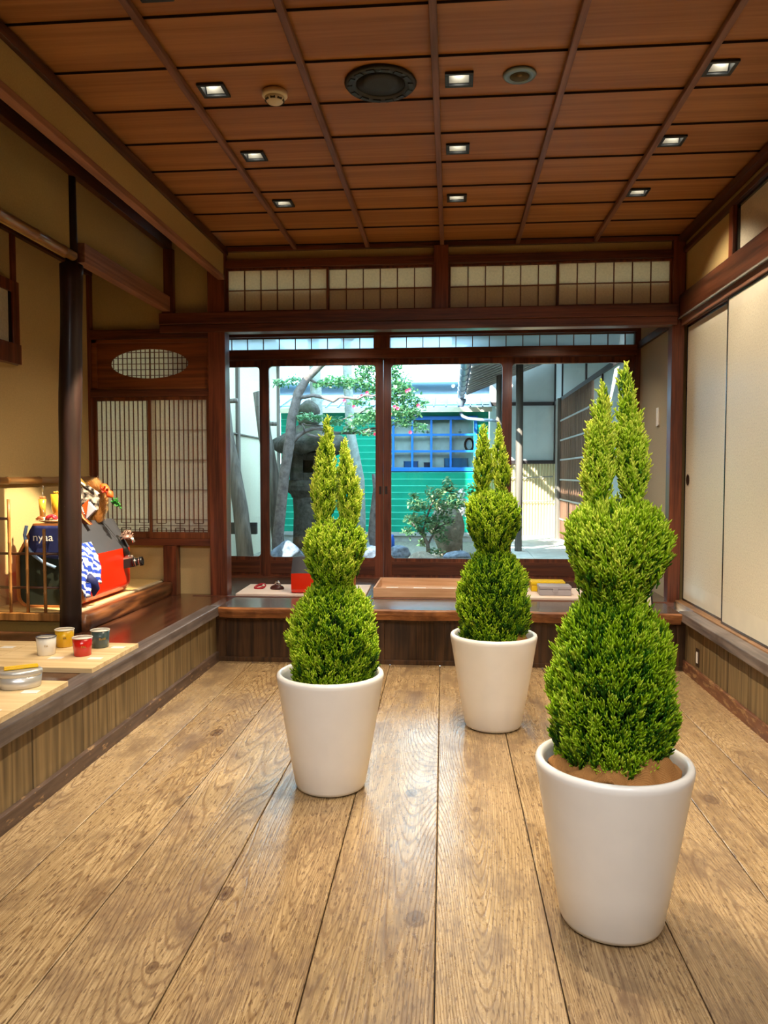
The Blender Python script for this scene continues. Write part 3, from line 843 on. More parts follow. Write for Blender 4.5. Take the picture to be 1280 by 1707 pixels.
# garden doors
YG = 7.65
def gdoor(nm, x0, x1, gx0, gx1, y, label, hx=None):
    t = thing(nm, label, 'glass door', (x0, y, 0.463), kind='structure')
    z0, z1 = 0.463, 2.64
    gz0, gz1 = 0.66 - z0, 2.582 - z0
    H_ = z1 - z0; W = x1 - x0; a0, a1 = gx0 - x0, gx1 - x0
    # frame with a rounded opening
    r = 0.035; pts_i = []
    for cx, cz, s0 in ((a1 - r, gz1 - r, 0), (a0 + r, gz1 - r, 1), (a0 + r, gz0 + r, 2), (a1 - r, gz0 + r, 3)):
        for k in range(7):
            t_ = PI / 2 * (s0 + k / 6)
            pts_i.append((cx + r * math.cos(t_), cz + r * math.sin(t_)))
    cor = [(W, H_), (0, H_), (0, 0), (W, 0)]
    g = MB(); n = len(pts_i)
    for yy0, yy1 in ((0.0, 0.035),):
        vs = [(x, yy0, z) for x, z in pts_i] + [(x, yy1, z) for x, z in pts_i] + [(x, yy0, z) for x, z in cor] + [(x, yy1, z) for x, z in cor]
        fs = [(k, (k + 1) % n, n + (k + 1) % n, n + k) for k in range(n)]
        for s0 in range(4):
            c0 = 2 * n + s0; c1 = 2 * n + (s0 + 1) % 4
            for k in range(6):
                i = s0 * 7 + k
                fs.append((i, i + 1, c0)); fs.append((n + i, c0 + 4, n + i + 1))
            i = s0 * 7 + 6; j = (i + 1) % n
            fs.append((i, j, c1, c0)); fs.append((n + i, c0 + 4, c1 + 4, n + j))
            fs.append((c0, c1, c1 + 4, c0 + 4))
        g.add(vs, fs)
    g.build('frame', DKZ, t)
    g = MB().box(a0 + .01, a1 - .01, -0.006, 0.001, 0.03, gz0 - .035).build('bottom_panel', DK, t, 0.002)
    MB().box(a0 - .004, a1 + .004, 0.015, 0.019, gz0 - .004, gz1 + .004).build('glass', GLASS, t)
    if hx is not None:
        g = MB().box(hx - x0 - .012, hx - x0 + .012, -0.004, 0.004, 1.30 - z0, 1.38 - z0).build('finger_pull', plain('pull_dark', S(30, 16, 10), 0.4), t, 0.003)
gdoor('door_1', -2.42, -1.86, -2.32, -1.935, YG + .04, 'leftmost garden door, mostly hidden by the reddish post')
gdoor('door_2', -1.905, -0.675, -1.830, -0.752, YG, 'second garden door, in front of the stone lantern', -0.705)
gdoor('door_3', -0.672, 0.580, -0.596, 0.495, YG, 'third garden door, in front of the blue window', -0.645)
gdoor('door_4', 0.500, 1.745, 0.592, 1.685, YG + .04, 'rightmost garden door, before the bright passage')
trim(DKZ, (1.745, 1.80, 7.60, 7.74, 0.44, 3.02), 'dark post at the right end of the garden doors', 'post')
trim(DK, (-2.45, 1.76, 7.58, 7.74, 2.64, 2.735), 'dark head rail above the garden doors', 'beam')
trim(DK, (-2.45, 1.76, 7.58, 7.74, 2.86, 3.02), 'dark beam above the narrow garden transoms', 'beam')
trim(DKZ, (-0.765, -0.605, 7.58, 7.74, 2.735, 2.86), 'dark block between the two narrow transoms', 'post')
trim(DK, (-2.45, 1.76, 7.56, 7.78, 0.40, 0.466), 'threshold under the garden doors', 'threshold')
def transom(nm, x0, x1, nb, label, off=0.0):
    t = thing(nm, label, 'transom window', (x0, 7.64, 2.735), kind='structure')
    W = x1 - x0
    g = MB()
    for k in range(0, nb + 1):
        x = off + k * 0.162
        if 0 <= x <= W: g.box(x - .004, x + .004, -0.004, .012, 0, .125)
    g.box(0, W, -.002, .014, 0, .01).box(0, W, -.002, .014, .115, .125)
    g.build('lattice', PFR, t)
    MB().box(0, W, .014, .018, 0, .125).build('pane', FROST, t)
transom('window_8', -2.42, -0.765, 11, 'narrow row of frosted panes above the left garden doors', 0.055)
transom('window_9', -0.605, 1.745, 15, 'narrow row of frosted panes above the right garden doors', 0.16)

# ------------------------------------------------------------------ rear of the room (behind the camera)
o = MB().box(-3.26, 2.1, -1.7, -1.6, 0, 3.56).build('wall_front', PLA); st(o, 'plaster wall behind the camera', 'wall')
o = MB().box(-3.2, -3.14, -1.7, 4.0, 0.4, 3.56).build('wall_left_near', PLA); st(o, 'plaster wall left of the camera', 'wall')

o = MB().box(2.0, 2.1, -1.7, 6.6, 0, 3.56).box(1.862, 2.1, 6.5, 6.6, 0.0, 3.56).build('wall_right_seal', PLA); st(o, 'unseen wall behind the sliding doors on the right, added to seal out light', 'wall')  # added seal that closes the gaps where daylight leaked in
o = MB().box(-3.26, -3.16, 3.9, 6.6, 0, 3.56).build('wall_left_outer', PLA); st(o, 'outer wall behind the alcove', 'wall')
# the spotlight trained on the alcove display
lamp('alcove_spot', 'SPOT', (-1.30, 4.50, 3.33), 1500, (1.0, 0.82, 0.54), aim=(-2.85, 5.35, 0.78), spot_size=math.radians(26), spot_blend=0.35, shadow_soft_size=0.02)
lamp('shelf_spot', 'SPOT', (-1.5, 3.3, 3.36), 60, (1.0, 0.82, 0.58), aim=(-2.25, 3.9, 0.5), spot_size=math.radians(46), spot_blend=0.6, shadow_soft_size=0.02)

for x in (-1.2, 1.0):
    lamp('veranda_fill', 'SPOT', (x, 6.85, 2.98), 55, (1.0, 0.82, 0.6), aim=(x * .8, 7.3, 0.9), spot_size=math.radians(120), spot_blend=0.8, shadow_soft_size=0.03)  # unseen fill lamps, added to lift the dark garden door frames

# ------------------------------------------------------------------ potted topiaries
rng = np.random.default_rng(4)
def foliage_mat(name, stops, transl=0.38, rough=0.45):
    a = N(name)
    at = a.n('ShaderNodeAttribute', attribute_name='tint')
    col = a.ramp(at.outputs['Fac'], stops)
    a.base(col); a.set(rough, 0, 0.35)
    t = a.n('ShaderNodeBsdfTranslucent'); a.l(col, t.inputs[0])
    m = a.n('ShaderNodeMixShader'); m.inputs[0].default_value = transl
    a.l(a.b.outputs[0], m.inputs[1]); a.l(t.outputs[0], m.inputs[2]); a.l(m.outputs[0], a.out.inputs[0])
    return a.m
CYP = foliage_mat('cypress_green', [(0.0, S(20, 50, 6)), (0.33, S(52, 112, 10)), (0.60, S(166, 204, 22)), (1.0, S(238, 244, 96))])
def np_mesh(name, V, F, mat, tint=None, parent=None, smooth=True):
    me = bpy.data.meshes.new(name)
    V = np.asarray(V, dtype=np.float32); F = np.asarray(F, dtype=np.int32)
    k = F.shape[1]
    me.vertices.add(len(V)); me.vertices.foreach_set('co', V.ravel())
    me.loops.add(F.size); me.loops.foreach_set('vertex_index', F.ravel())
    me.polygons.add(len(F)); me.polygons.foreach_set('loop_start', np.arange(0, F.size, k, dtype=np.int32))
    me.polygons.foreach_set('loop_total', np.full(len(F), k, dtype=np.int32))
    me.polygons.foreach_set('use_smooth', np.full(len(F), smooth))
    me.materials.append(mat)
    if tint is not None:
        at = me.attributes.new('tint', 'FLOAT', 'POINT'); at.data.foreach_set('value', np.asarray(tint, dtype=np.float32))
    me.update(calc_edges=True); me.validate()
    o = bpy.data.objects.new(name, me); COL.objects.link(o)
    if parent is not None: o.parent = parent
    return o

def make_sprig(r):
    """unit-length plume along +Z: curved stem and short side shoots; returns verts, tris, t along the plume"""
    V = []; F = []; T = []
    bend = r.uniform(-0.10, 0.16); bd = r.uniform(0, 2 * PI)
    def axis(t):
        return np.array([bend * t * t * math.cos(bd), bend * t * t * math.sin(bd), t])
    segs = 4; rad = [0.040, 0.048, 0.046, 0.040, 0.018]
    for i in range(segs + 1):
        c = axis(i / segs)
        for k in range(3):
            t_ = 2 * PI * k / 3 + i * 0.5
            V.append(c + np.array([math.cos(t_), math.sin(t_), 0]) * rad[i]); T.append(i / segs)
    for i in range(segs):
        for k in range(3):
            a_, b_ = i * 3 + k, i * 3 + (k + 1) % 3
            F += [(a_, b_, b_ + 3), (a_, b_ + 3, a_ + 3)]
    nt = 8
    for j in range(nt):
        t = 0.12 + 0.78 * j / nt
        az = j * 2.4 + r.uniform(-.3, .3); L = (0.34 - 0.20 * abs(t - 0.4)) * r.uniform(0.7, 1.15)
        c = axis(t); d = np.array([math.cos(az) * 0.46, math.sin(az) * 0.46, 0.88]); d /= np.linalg.norm(d)
        u = np.cross(d, [0, 0, 1.0]); u /= np.linalg.norm(u); v = np.cross(d, u)
        n0 = len(V); rr = 0.046
        for k in range(3):
            t_ = 2 * PI * k / 3
            V.append(c + (u * math.cos(t_) + v * math.sin(t_)) * rr * 0.8); T.append(t)
        mid = c + d * L * 0.7
        for k in range(3):
            t_ = 2 * PI * k / 3
            V.append(mid + (u * math.cos(t_) + v * math.sin(t_)) * rr); T.append(min(1, t + 0.25))
        V.append(c + d * L + np.array([0, 0, 0.03])); T.append(min(1, t + 0.45))
        for k in range(3):
            a_, b_ = n0 + k, n0 + (k + 1) % 3
            F += [(a_, b_, b_ + 3), (a_, b_ + 3, a_ + 3), (a_ + 3, b_ + 3, n0 + 6)]
    return np.array(V), np.array(F), np.array(T)
SPR = [make_sprig(random.Random(i)) for i in range(6)]

def scatter(roots, dirs, lens, tints):
    """copies of the plume at roots, along dirs"""
    Vs = []; Fs = []; Ts = []; off = 0
    which = rng.integers(0, len(SPR), len(roots))
    roll = rng.uniform(0, 2 * PI, len(roots))
    for s in range(len(SPR)):
        idx = np.nonzero(which == s)[0]
        if len(idx) == 0: continue
        V, F, T = SPR[s]
        d = dirs[idx]; d = d / np.linalg.norm(d, axis=1, keepdims=True)
        ref = np.tile([0.0, 0.0, 1.0], (len(idx), 1)); ref[np.abs(d[:, 2]) > 0.95] = [1.0, 0, 0]
        u = np.cross(ref, d); u /= np.linalg.norm(u, axis=1, keepdims=True); v = np.cross(d, u)
        c, s_ = np.cos(roll[idx])[:, None], np.sin(roll[idx])[:, None]
        u2, v2 = u * c + v * s_, -u * s_ + v * c
        L = lens[idx][:, None, None]
        # thickness does not shrink as fast as the length
        th = np.sqrt(lens[idx] * 0.062)[:, None, None]
        P = roots[idx][:, None, :] + (V[None, :, 0, None] * u2[:, None, :] + V[None, :, 1, None] * v2[:, None, :]) * th + V[None, :, 2, None] * d[:, None, :] * L
        Vs.append(P.reshape(-1, 3))
        Fs.append((F[None] + (np.arange(len(idx)) * len(V))[:, None, None] + off).reshape(-1, 3))
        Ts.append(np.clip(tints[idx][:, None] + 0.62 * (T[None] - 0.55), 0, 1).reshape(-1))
        off += len(idx) * len(V)
    return np.concatenate(Vs), np.concatenate(Fs), np.concatenate(Ts)

def lobe_points(prof, cx, cy, n, lean=(0, 0), grow=0.055, up=0.9, squash=None, ytint=0.4):
    """prof: list of (z, r); plumes rooted under the surface and pointing up and out"""
    zs = np.array([p[0] for p in prof]); rs = np.array([p[1] for p in prof])
    zz = np.linspace(zs[0], zs[-1], 400); rr = np.interp(zz, zs, rs)
    wgt = rr * np.sqrt(1 + np.gradient(rr, zz) ** 2) + 1e-4
    cdf = np.cumsum(wgt); cdf /= cdf[-1]
    z = np.interp(rng.random(n), cdf, zz); r = np.interp(z, zz, rr); slope = np.interp(z, zz, np.gradient(rr, zz))
    az = rng.uniform(0, 2 * PI, n)
    # bumps so the outline is uneven
    bump = 1 + 0.055 * np.sin(az * 3 + z * 22 + cx * 9) + 0.04 * np.sin(az * 7 - z * 40)
    L = grow * rng.uniform(0.65, 1.4, n)
    out = np.stack([np.cos(az), np.sin(az), np.zeros(n)], 1)
    nrm = np.stack([np.cos(az), np.sin(az), -slope], 1); nrm /= np.linalg.norm(nrm, axis=1, keepdims=True)
    d = nrm * 0.62 + np.array([0, 0, 1.0]) * up + rng.normal(0, 0.13, (n, 3))
    d /= np.linalg.norm(d, axis=1, keepdims=True)
    f = (z - zs[0]) / (zs[-1] - zs[0])
    tip = np.stack([cx + lean[0] * f + out[:, 0] * r * bump, cy + lean[1] * f + out[:, 1] * r * bump, z], 1)
    tip += nrm * rng.normal(0, 0.007, n)[:, None]
    roots = tip - d * L[:, None] * 0.85 - nrm * 0.004
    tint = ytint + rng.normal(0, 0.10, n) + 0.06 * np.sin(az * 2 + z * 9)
    return roots, d, L, tint

BARK = plain('bark_brown', S(84, 56, 34), 0.9, var=0.12)
CORE = plain('inner_twigs', S(40, 56, 18), 0.95, var=0.2)
SOIL = plain('potting_soil', S(56, 40, 28), 0.95, var=0.2)
def burlap_mat():
    a = N('burlap'); v = a.coord((1, 1, 1))
    w1 = a.n('ShaderNodeTexWave', wave_type='BANDS', bands_direction='X'); a.l(v, w1.inputs['Vector']); w1.inputs['Scale'].default_value = 90
    w2 = a.n('ShaderNodeTexWave', wave_type='BANDS', bands_direction='Y'); a.l(v, w2.inputs['Vector']); w2.inputs['Scale'].default_value = 90
    m = a.math('MULTIPLY', w1.outputs['Fac'], w2.outputs['Fac']); nz = a.noise(v, 30, 3)
    a.base(a.mix(nz, a.ramp(m, [(0.0, S(120, 80, 40)), (0.7, S(190, 142, 88))]), S(170, 120, 68)))
    a.set(0.9, 0, 0.2); a.bump(m, 0.4, 0.002)
    return a.m
BUR = burlap_mat()

def pot(label, x, y, shadebody=GLZ):
    prof = [(0.0, 0.004), (0.150, 0.004), (0.159, 0.009), (0.166, 0.024), (0.190, 0.16), (0.221, 0.35), (0.243, 0.49), (0.250, 0.528), (0.2515, 0.542), (0.248, 0.553), (0.240, 0.558),
            (0.232, 0.557), (0.226, 0.550), (0.222, 0.536), (0.215, 0.50), (0.208, 0.44), (0.0, 0.44)]
    t = thing('potted_conifer', label, 'potted plant', (x, y, 0), group='clipped conifers in white pots')
    MB().lathe([(r * 1.02, z) for r, z in prof], 96).build('pot', shadebody, t)
    return t

def burlap(parent, az0, az1, rout, rin, h0, seed, fold=0.02):
    """a loose wrinkled cloth band between the rim and the plant"""
    r = random.Random(seed); ph = [r.uniform(0, 6) for _ in range(6)]
    na, nr = 120, 18; vs = []; fs = []
    for i in range(na + 1):
        a_ = az0 + (az1 - az0) * i / na
        e = math.sin(PI * i / na) ** 0.35
        for k in range(nr + 1):
            t = k / nr
            rad = rout + (rin - rout) * t
            z = h0 - 0.05 + 0.055 * math.sin(min(1, t * 1.5) * PI * 0.6) * e
            z += fold * e * (math.sin(a_ * 5 + ph[0] + t * 4) * 0.45 + math.sin(a_ * 11 + ph[1] - t * 7) * 0.25 + math.sin(a_ * 23 + ph[2] + t * 11) * 0.10 + math.sin(t * 9 + ph[3] + a_ * 2) * 0.35)
            rad += 0.006 * math.sin(a_ * 9 + ph[4] + t * 5)
            vs.append((min(rad, 0.2145) * math.cos(a_), min(rad, 0.2145) * math.sin(a_), z))
    for i in range(na):
        for k in range(nr):
            fs.append((i * (nr + 1) + k, (i + 1) * (nr + 1) + k, (i + 1) * (nr + 1) + k + 1, i * (nr + 1) + k + 1))
    g = MB(); g.add(vs, fs, True)
    o = g.build('burlap', BUR, parent)
    m = o.modifiers.new('thickness', 'SOLIDIFY'); m.thickness = 0.003
    return o

def topiary(t, lobes, cones, n_total, base_z=0.0, stem_top=1.5):
    R_, D_, L_, T_ = [], [], [], []
    dz = lambda prof: [(z - base_z, r) for z, r in prof]
    areas = []
    for prof, c, ln, grow, yt in lobes + cones:
        ar = sum(2 * PI * (prof[i][1] + prof[i + 1][1]) / 2 * math.hypot(prof[i + 1][0] - prof[i][0], prof[i + 1][1] - prof[i][1]) for i in range(len(prof) - 1))
        areas.append(ar)
    tot = sum(areas)
    for (prof, c, ln, grow, yt), ar in zip(lobes + cones, areas):
        nn = int(n_total * ar / tot)
        for lay, (fr, sh) in enumerate(((0.80, 1.0), (0.30, 0.86))):
            p2 = [(z, r * sh) for z, r in dz(prof)]
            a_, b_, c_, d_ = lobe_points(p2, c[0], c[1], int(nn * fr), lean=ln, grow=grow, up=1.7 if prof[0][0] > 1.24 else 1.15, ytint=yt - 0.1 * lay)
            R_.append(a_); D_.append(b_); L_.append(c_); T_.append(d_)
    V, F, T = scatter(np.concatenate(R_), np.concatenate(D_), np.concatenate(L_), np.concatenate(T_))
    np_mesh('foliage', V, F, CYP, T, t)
    # inner body of old twigs, seen only through the gaps
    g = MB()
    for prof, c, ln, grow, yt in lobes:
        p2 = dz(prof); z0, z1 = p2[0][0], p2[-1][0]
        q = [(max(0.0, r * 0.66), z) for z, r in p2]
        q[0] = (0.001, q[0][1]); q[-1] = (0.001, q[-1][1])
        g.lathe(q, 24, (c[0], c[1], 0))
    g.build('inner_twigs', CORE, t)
    g = MB()
    g.tube([(0, 0, 0.43), (0.004, 0, 0.75), (-0.003, 0.004, stem_top - base_z - .2)], [0.014, 0.012, 0.009], 10)
    for prof, c, ln, grow, yt in cones:
        z0, z1 = prof[0][0] - base_z, prof[-1][0] - base_z
        g.tube([(c[0] * .3, c[1] * .3, z0 - 0.12), (c[0], c[1], z0 + 0.02), (c[0] + ln[0] * .6, c[1] + ln[1] * .6, z0 + (z1 - z0) * 0.6), (c[0] + ln[0], c[1] + ln[1], z1 - .04)], [0.009, 0.008, 0.005, 0.002], 8)
    g.build('stem', BARK, t)
    MB().lathe([(0.0, 0.452), (0.06, 0.462), (0.13, 0.458), (0.205, 0.45)], 40, (0, 0, 0)).build('root_soil', SOIL, t)
    return t
def shape(z0, z1, r, table):
    return [(z0 + (z1 - z0) * f, r * k) for f, k in table]
def low(z0, z1, r): return shape(z0, z1, r, [(0, .84), (.12, .93), (.3, 1), (.5, .99), (.68, .92), (.8, .80), (.9, .62), (.96, .46), (1, .30)])
def mid(z0, z1, r): return shape(z0, z1, r, [(0, .50), (.1, .60), (.22, .74), (.38, .92), (.55, 1), (.72, .98), (.84, .86), (.93, .66), (1, .36)])
def cone(z0, z1, r): return shape(z0, z1, r, [(0, .22), (.07, .48), (.16, .80), (.28, .98), (.40, 1), (.55, .86), (.7, .62), (.85, .34), (1, .07)])

# left plant
PX, PY = -0.573, 3.61
t = topiary(pot('clipped three-tier conifer in the white pot left of the others, its two tips touching', PX, PY),
    [(low(0.505, 0.985, 0.203), (0.013, 0), (0, 0), 0.078, 0.38), (mid(0.965, 1.285, 0.139), (0.020, 0), (0, 0), 0.066, 0.48)],
    [(cone(1.245, 1.775, 0.057), (-0.034, 0.0), (0.026, 0), 0.055, 0.62), (cone(1.245, 1.675, 0.055), (0.098, 0.02), (-0.030, 0), 0.055, 0.64)], 5000, stem_top=1.5)
burlap(t, -2.4, -0.75, 0.212, 0.13, 0.535, 3, 0.012)
# middle plant
PX, PY = 0.255, 4.57
t = topiary(pot('clipped three-tier conifer in the cream pot closest to the back step', PX, PY),
    [(low(0.505, 1.06, 0.203), (-0.004, 0), (0, 0), 0.074, 0.28), (mid(1.04, 1.41, 0.155), (-0.010, 0), (0, 0), 0.062, 0.42)],
    [(cone(1.37, 1.82, 0.054), (-0.070, 0.0), (0.002, 0), 0.052, 0.56), (cone(1.37, 1.81, 0.050), (0.048, 0.01), (-0.030, 0), 0.052, 0.58)], 4700, stem_top=1.6)
burlap(t, -1.45, 0.15, 0.212, 0.12, 0.555, 8, 0.014)
# front plant
PX, PY = 0.543, 2.58
t = topiary(pot('bright clipped conifer in the big white pot with orange-brown burlap around it', PX, PY),
    [(shape(0.515, 1.11, 0.197, [(0, .70), (.07, .86), (.18, .96), (.35, 1), (.5, .99), (.68, .92), (.8, .80), (.9, .62), (.96, .46), (1, .30)]), (-0.006, 0.01), (0, 0), 0.080, 0.33), (mid(1.08, 1.42, 0.160), (0.0, 0), (0, 0), 0.072, 0.46)],
    [(cone(1.385, 1.81, 0.050), (-0.072, 0.0), (0.022, 0), 0.056, 0.62), (cone(1.385, 1.865, 0.049), (0.054, 0.01), (-0.030, 0), 0.056, 0.60)], 7000, stem_top=1.6)
burlap(t, -3.4, 0.35, 0.217, 0.10, 0.575, 5, 0.034)

# ------------------------------------------------------------------ garden outside the glass doors
def rocky(name, loc, size, seed, mat, label=None, cat='rock', parent=None, rot=0, amp=0.22):
    r = random.Random(seed)
    bm = bmesh.new(); bmesh.ops.create_icosphere(bm, subdivisions=4, radius=1)
    ph = [Vector((r.uniform(-1, 1), r.uniform(-1, 1), r.uniform(-1, 1))).normalized() for _ in range(14)]
    of = [r.uniform(0.55, 0.95) for _ in ph]
    for v in bm.verts:
        p = v.co.copy()
        m_ = 1.0
        for d, o_ in zip(ph, of):
            k = p.dot(d)
            if k > o_: m_ = min(m_, o_ / k)
        p *= m_
        p *= 1 + amp * 0.25 * (math.sin(p.x * 9 + seed) * math.sin(p.y * 8) * math.sin(p.z * 10 + 1))
        v.co = Vector((p.x * size[0], p.y * size[1], p.z * size[2]))
    me = bpy.data.meshes.new(name); bm.to_mesh(me); bm.free(); me.materials.append(mat)
    for p in me.polygons: p.use_smooth = True
    o = bpy.data.objects.new(name, me); COL.objects.link(o); o.location = loc; o.rotation_euler = (0, 0, rot)
    if parent is not None: o.parent = parent
    if label: tag(o, label, cat)
    return o
def stone_mat(name, c1, c2, moss=None):
    a = N(name); v = a.coord((1, 1, 1)); n1 = a.noise(v, 14, 6, 0.7); n2 = a.noise(v, 3, 3)
    col = a.ramp(n1, [(0.3, c1), (0.7, c2)])
    if moss: col = a.mix(a.ramp(n2, [(0.5, BW[0]), (0.62, (.7,) * 3)]), col, moss)
    a.base(col); a.set(0.9, 0, 0.2); a.bump(n1, 0.6, 0.02)
    return a.m
STN = stone_mat('lantern_stone', S(52, 50, 46), S(108, 104, 96), S(70, 74, 50))
RCK = stone_mat('blue_grey_rock', S(78, 88, 104), S(150, 160, 176))
BLD = stone_mat('brown_boulder', S(124, 112, 98), S(176, 164, 148))
a = N('garden_soil'); nz = a.noise(a.coord(), 22, 5, .7); a.base(a.ramp(nz, [(0.3, S(96, 92, 84)), (0.7, S(168, 164, 150))])); a.set(0.95); a.bump(nz, .5, .02)
o = MB().box(-3.4, 0.55, 7.8, 13.2, 0.1, 0.36).build('ground_garden', a.m); st(o, 'pale gravelly garden ground', 'ground')
a = N('passage_stone'); nz = a.noise(a.coord(), 6, 5, .6); a.base(a.ramp(nz, [(0.3, S(206, 203, 196)), (0.7, S(236, 233, 226))])); a.set(0.8)
g = MB()
for i in range(3):
    for j in range(6):
        g.box(0.56 + i * 0.5, 1.05 + i * 0.5, 7.9 + j * 0.96, 8.85 + j * 0.96, 0.2, 0.44)
o = g.build('ground_passage', a.m, bevel=0.004); st(o, 'sunlit stone slabs of the passage on the right', 'ground')
o = MB().box(-12, 12, 8.0, 30, -0.2, 0.1).build('ground_far', plain('far_ground', S(150, 146, 138), .95)); st(o, 'ground beyond the garden', 'ground')

# left boundary wall with posts
WHW = plaster('garden_white_wall', S(214, 206, 184), scale=40)
OWD = wood('weathered_grey_wood', S(92, 84, 78), S(136, 126, 118), 'Z', rough=0.85, bump=0.5, fine=30)
o = MB().box(-2.95, -2.80, 7.8, 12.3, 0.3, 3.35).build('wall_garden_left', WHW); st(o, 'white plaster wall along the left of the garden', 'wall')
g = MB()
for y in (8.6, 9.9, 11.2, 12.28):
    g.box(-2.81, -2.76, y - .04, y + .04, 0.34, 3.35)
g.box(-2.81, -2.775, 7.8, 12.3, 2.02, 2.035)
o = g.build('trim_%d' % (tn + 1), OWD); tn += 1; st(o, 'thin grey posts on the white garden wall', 'posts')
t = thing('neighbour_shade_house', 'neighbouring house behind the white garden wall, raised to shade the green boards', 'house', (-3.0, 10, 0.1))
MB().box(-3.0, -0.05, -1.15, 2.9, 0.3, 5.6).build('wall', plaster('neighbour_plaster', S(196, 188, 170)), t)  # unseen height and length shaped to keep sun off the green boards
g = MB().box(-3.1, 0.5, -2.3, 2.3, 3.25, 3.30)
for k in range(8):
    g.box(-0.05, 0.48, -2.2 + k * .58, -2.14 + k * .58, 3.19, 3.25)
g.build('eave', OWD, t)
g = MB().prism([(-3.4, 6.3), (0.1, 5.6), (0.1, 5.65), (-3.4, 6.4)], 'Y', -1.2, 3.0); g.build('roof', plain('roof_tile_grey', S(84, 90, 98), .6), t)

# stone lantern
t = thing('stone_lantern', 'tall mossy stone lantern in the garden behind the left glass door', 'stone lantern', (-1.86, 10.0, 0.36))
def sq(prof, n=6, rot=0.2):
    g = MB(); M = Matrix.Rotation(rot, 4, 'Z'); g.lathe(prof, n, smooth=False, M=M); return g
sq([(0, 0), (0.36, 0), (0.37, .06), (0.34, .12), (0.26, .18), (0, .18)]).build('base', STN, t, 0.015)
g = MB(); g.lathe([(0, .17), (0.225, .17), (0.215, .3), (0.205, .62), (0.215, .84), (0, .84)], 28); g.build('shaft', STN, t)
sq([(0, .83), (0.23, .83), (0.25, .88), (0.31, .93), (0.325, .99), (0.31, 1.06), (0.25, 1.07), (0, 1.07)]).build('platform', STN, t, 0.015)
g = MB(); hb = 0.235; c0 = 0.065
for a0 in range(4):
    M = Matrix.Rotation(a0 * PI / 2 + 0.12, 4, 'Z')
    g.box(-hb, -c0, -hb, -hb + .06, 1.06, 1.42, M); g.box(c0, hb, -hb, -hb + .06, 1.06, 1.42, M)
    g.box(-c0, c0, -hb, -hb + .06, 1.06, 1.16, M); g.box(-c0, c0, -hb, -hb + .06, 1.32, 1.42, M)
g.box(-.1, .1, -.1, .1, 1.06, 1.42)
g.build('fire_box', STN, t, 0.006)
g = MB(); n = 60; prof = [(0.0, 1.42), (0.40, 1.42), (0.455, 1.45), (0.475, 1.50), (0.465, 1.56), (0.41, 1.61), (0.30, 1.67), (0.18, 1.74), (0.12, 1.79), (0.0, 1.79)]
g.lathe(prof, n); 
for i, p in enumerate(g.v):
    ang = math.atan2(p[1], p[0]); r = math.hypot(p[0], p[1])
    k = 1 + 0.05 * math.cos(ang * 6) * min(1, r / .4); dz = 0.03 * math.cos(ang * 6) * (r / .45) ** 2 + .012 * math.sin(ang * 5 + r * 20)
    g.v[i] = (p[0] * k, p[1] * k, p[2] + dz)
g.build('cap', STN, t)
MB().lathe([(0.0, 1.78), (0.13, 1.78), (0.14, 1.83), (0.10, 1.86), (0.135, 1.90), (0.15, 1.97), (0.12, 2.04), (0.05, 2.10), (0.0, 2.12)], 28).build('finial', STN, t)

# leaning timber props
def prop(label, path, r, stub):
    t = thing('leaning_prop', label, 'wooden prop', (0, 0, 0))
    MB().tube(path, r, 14).build('pole', OWD, t)
    MB().tube(stub, 0.028, 10).build('peg', OWD, t)
prop('leaning grey timber prop behind the leftmost glass', [(-2.70, 9.0, 2.42), (-2.66, 8.98, 2.0), (-2.48, 8.9, 1.1), (-2.38, 8.8, 0.34)], [0.07, 0.075, 0.09, 0.10], [(-2.72, 8.98, 2.36), (-2.52, 8.96, 2.37)])
prop('leaning brown timber prop beside the camellia trunk', [(-2.45, 9.75, 2.55), (-2.38, 9.72, 2.0), (-2.28, 9.7, 1.5), (-2.24, 9.9, 0.36)], [0.085, 0.085, 0.08, 0.08], [(-2.40, 9.7, 2.15), (-2.22, 9.68, 2.14)])
o = MB().box(-2.78, -2.32, 9.02, 9.08, 0.78, 0.92).build('wooden_crossbar', plain('dark_crossbar', S(64, 62, 60), .8), bevel=0.006); tag(o, 'dark horizontal board low behind the leftmost glass', 'board')

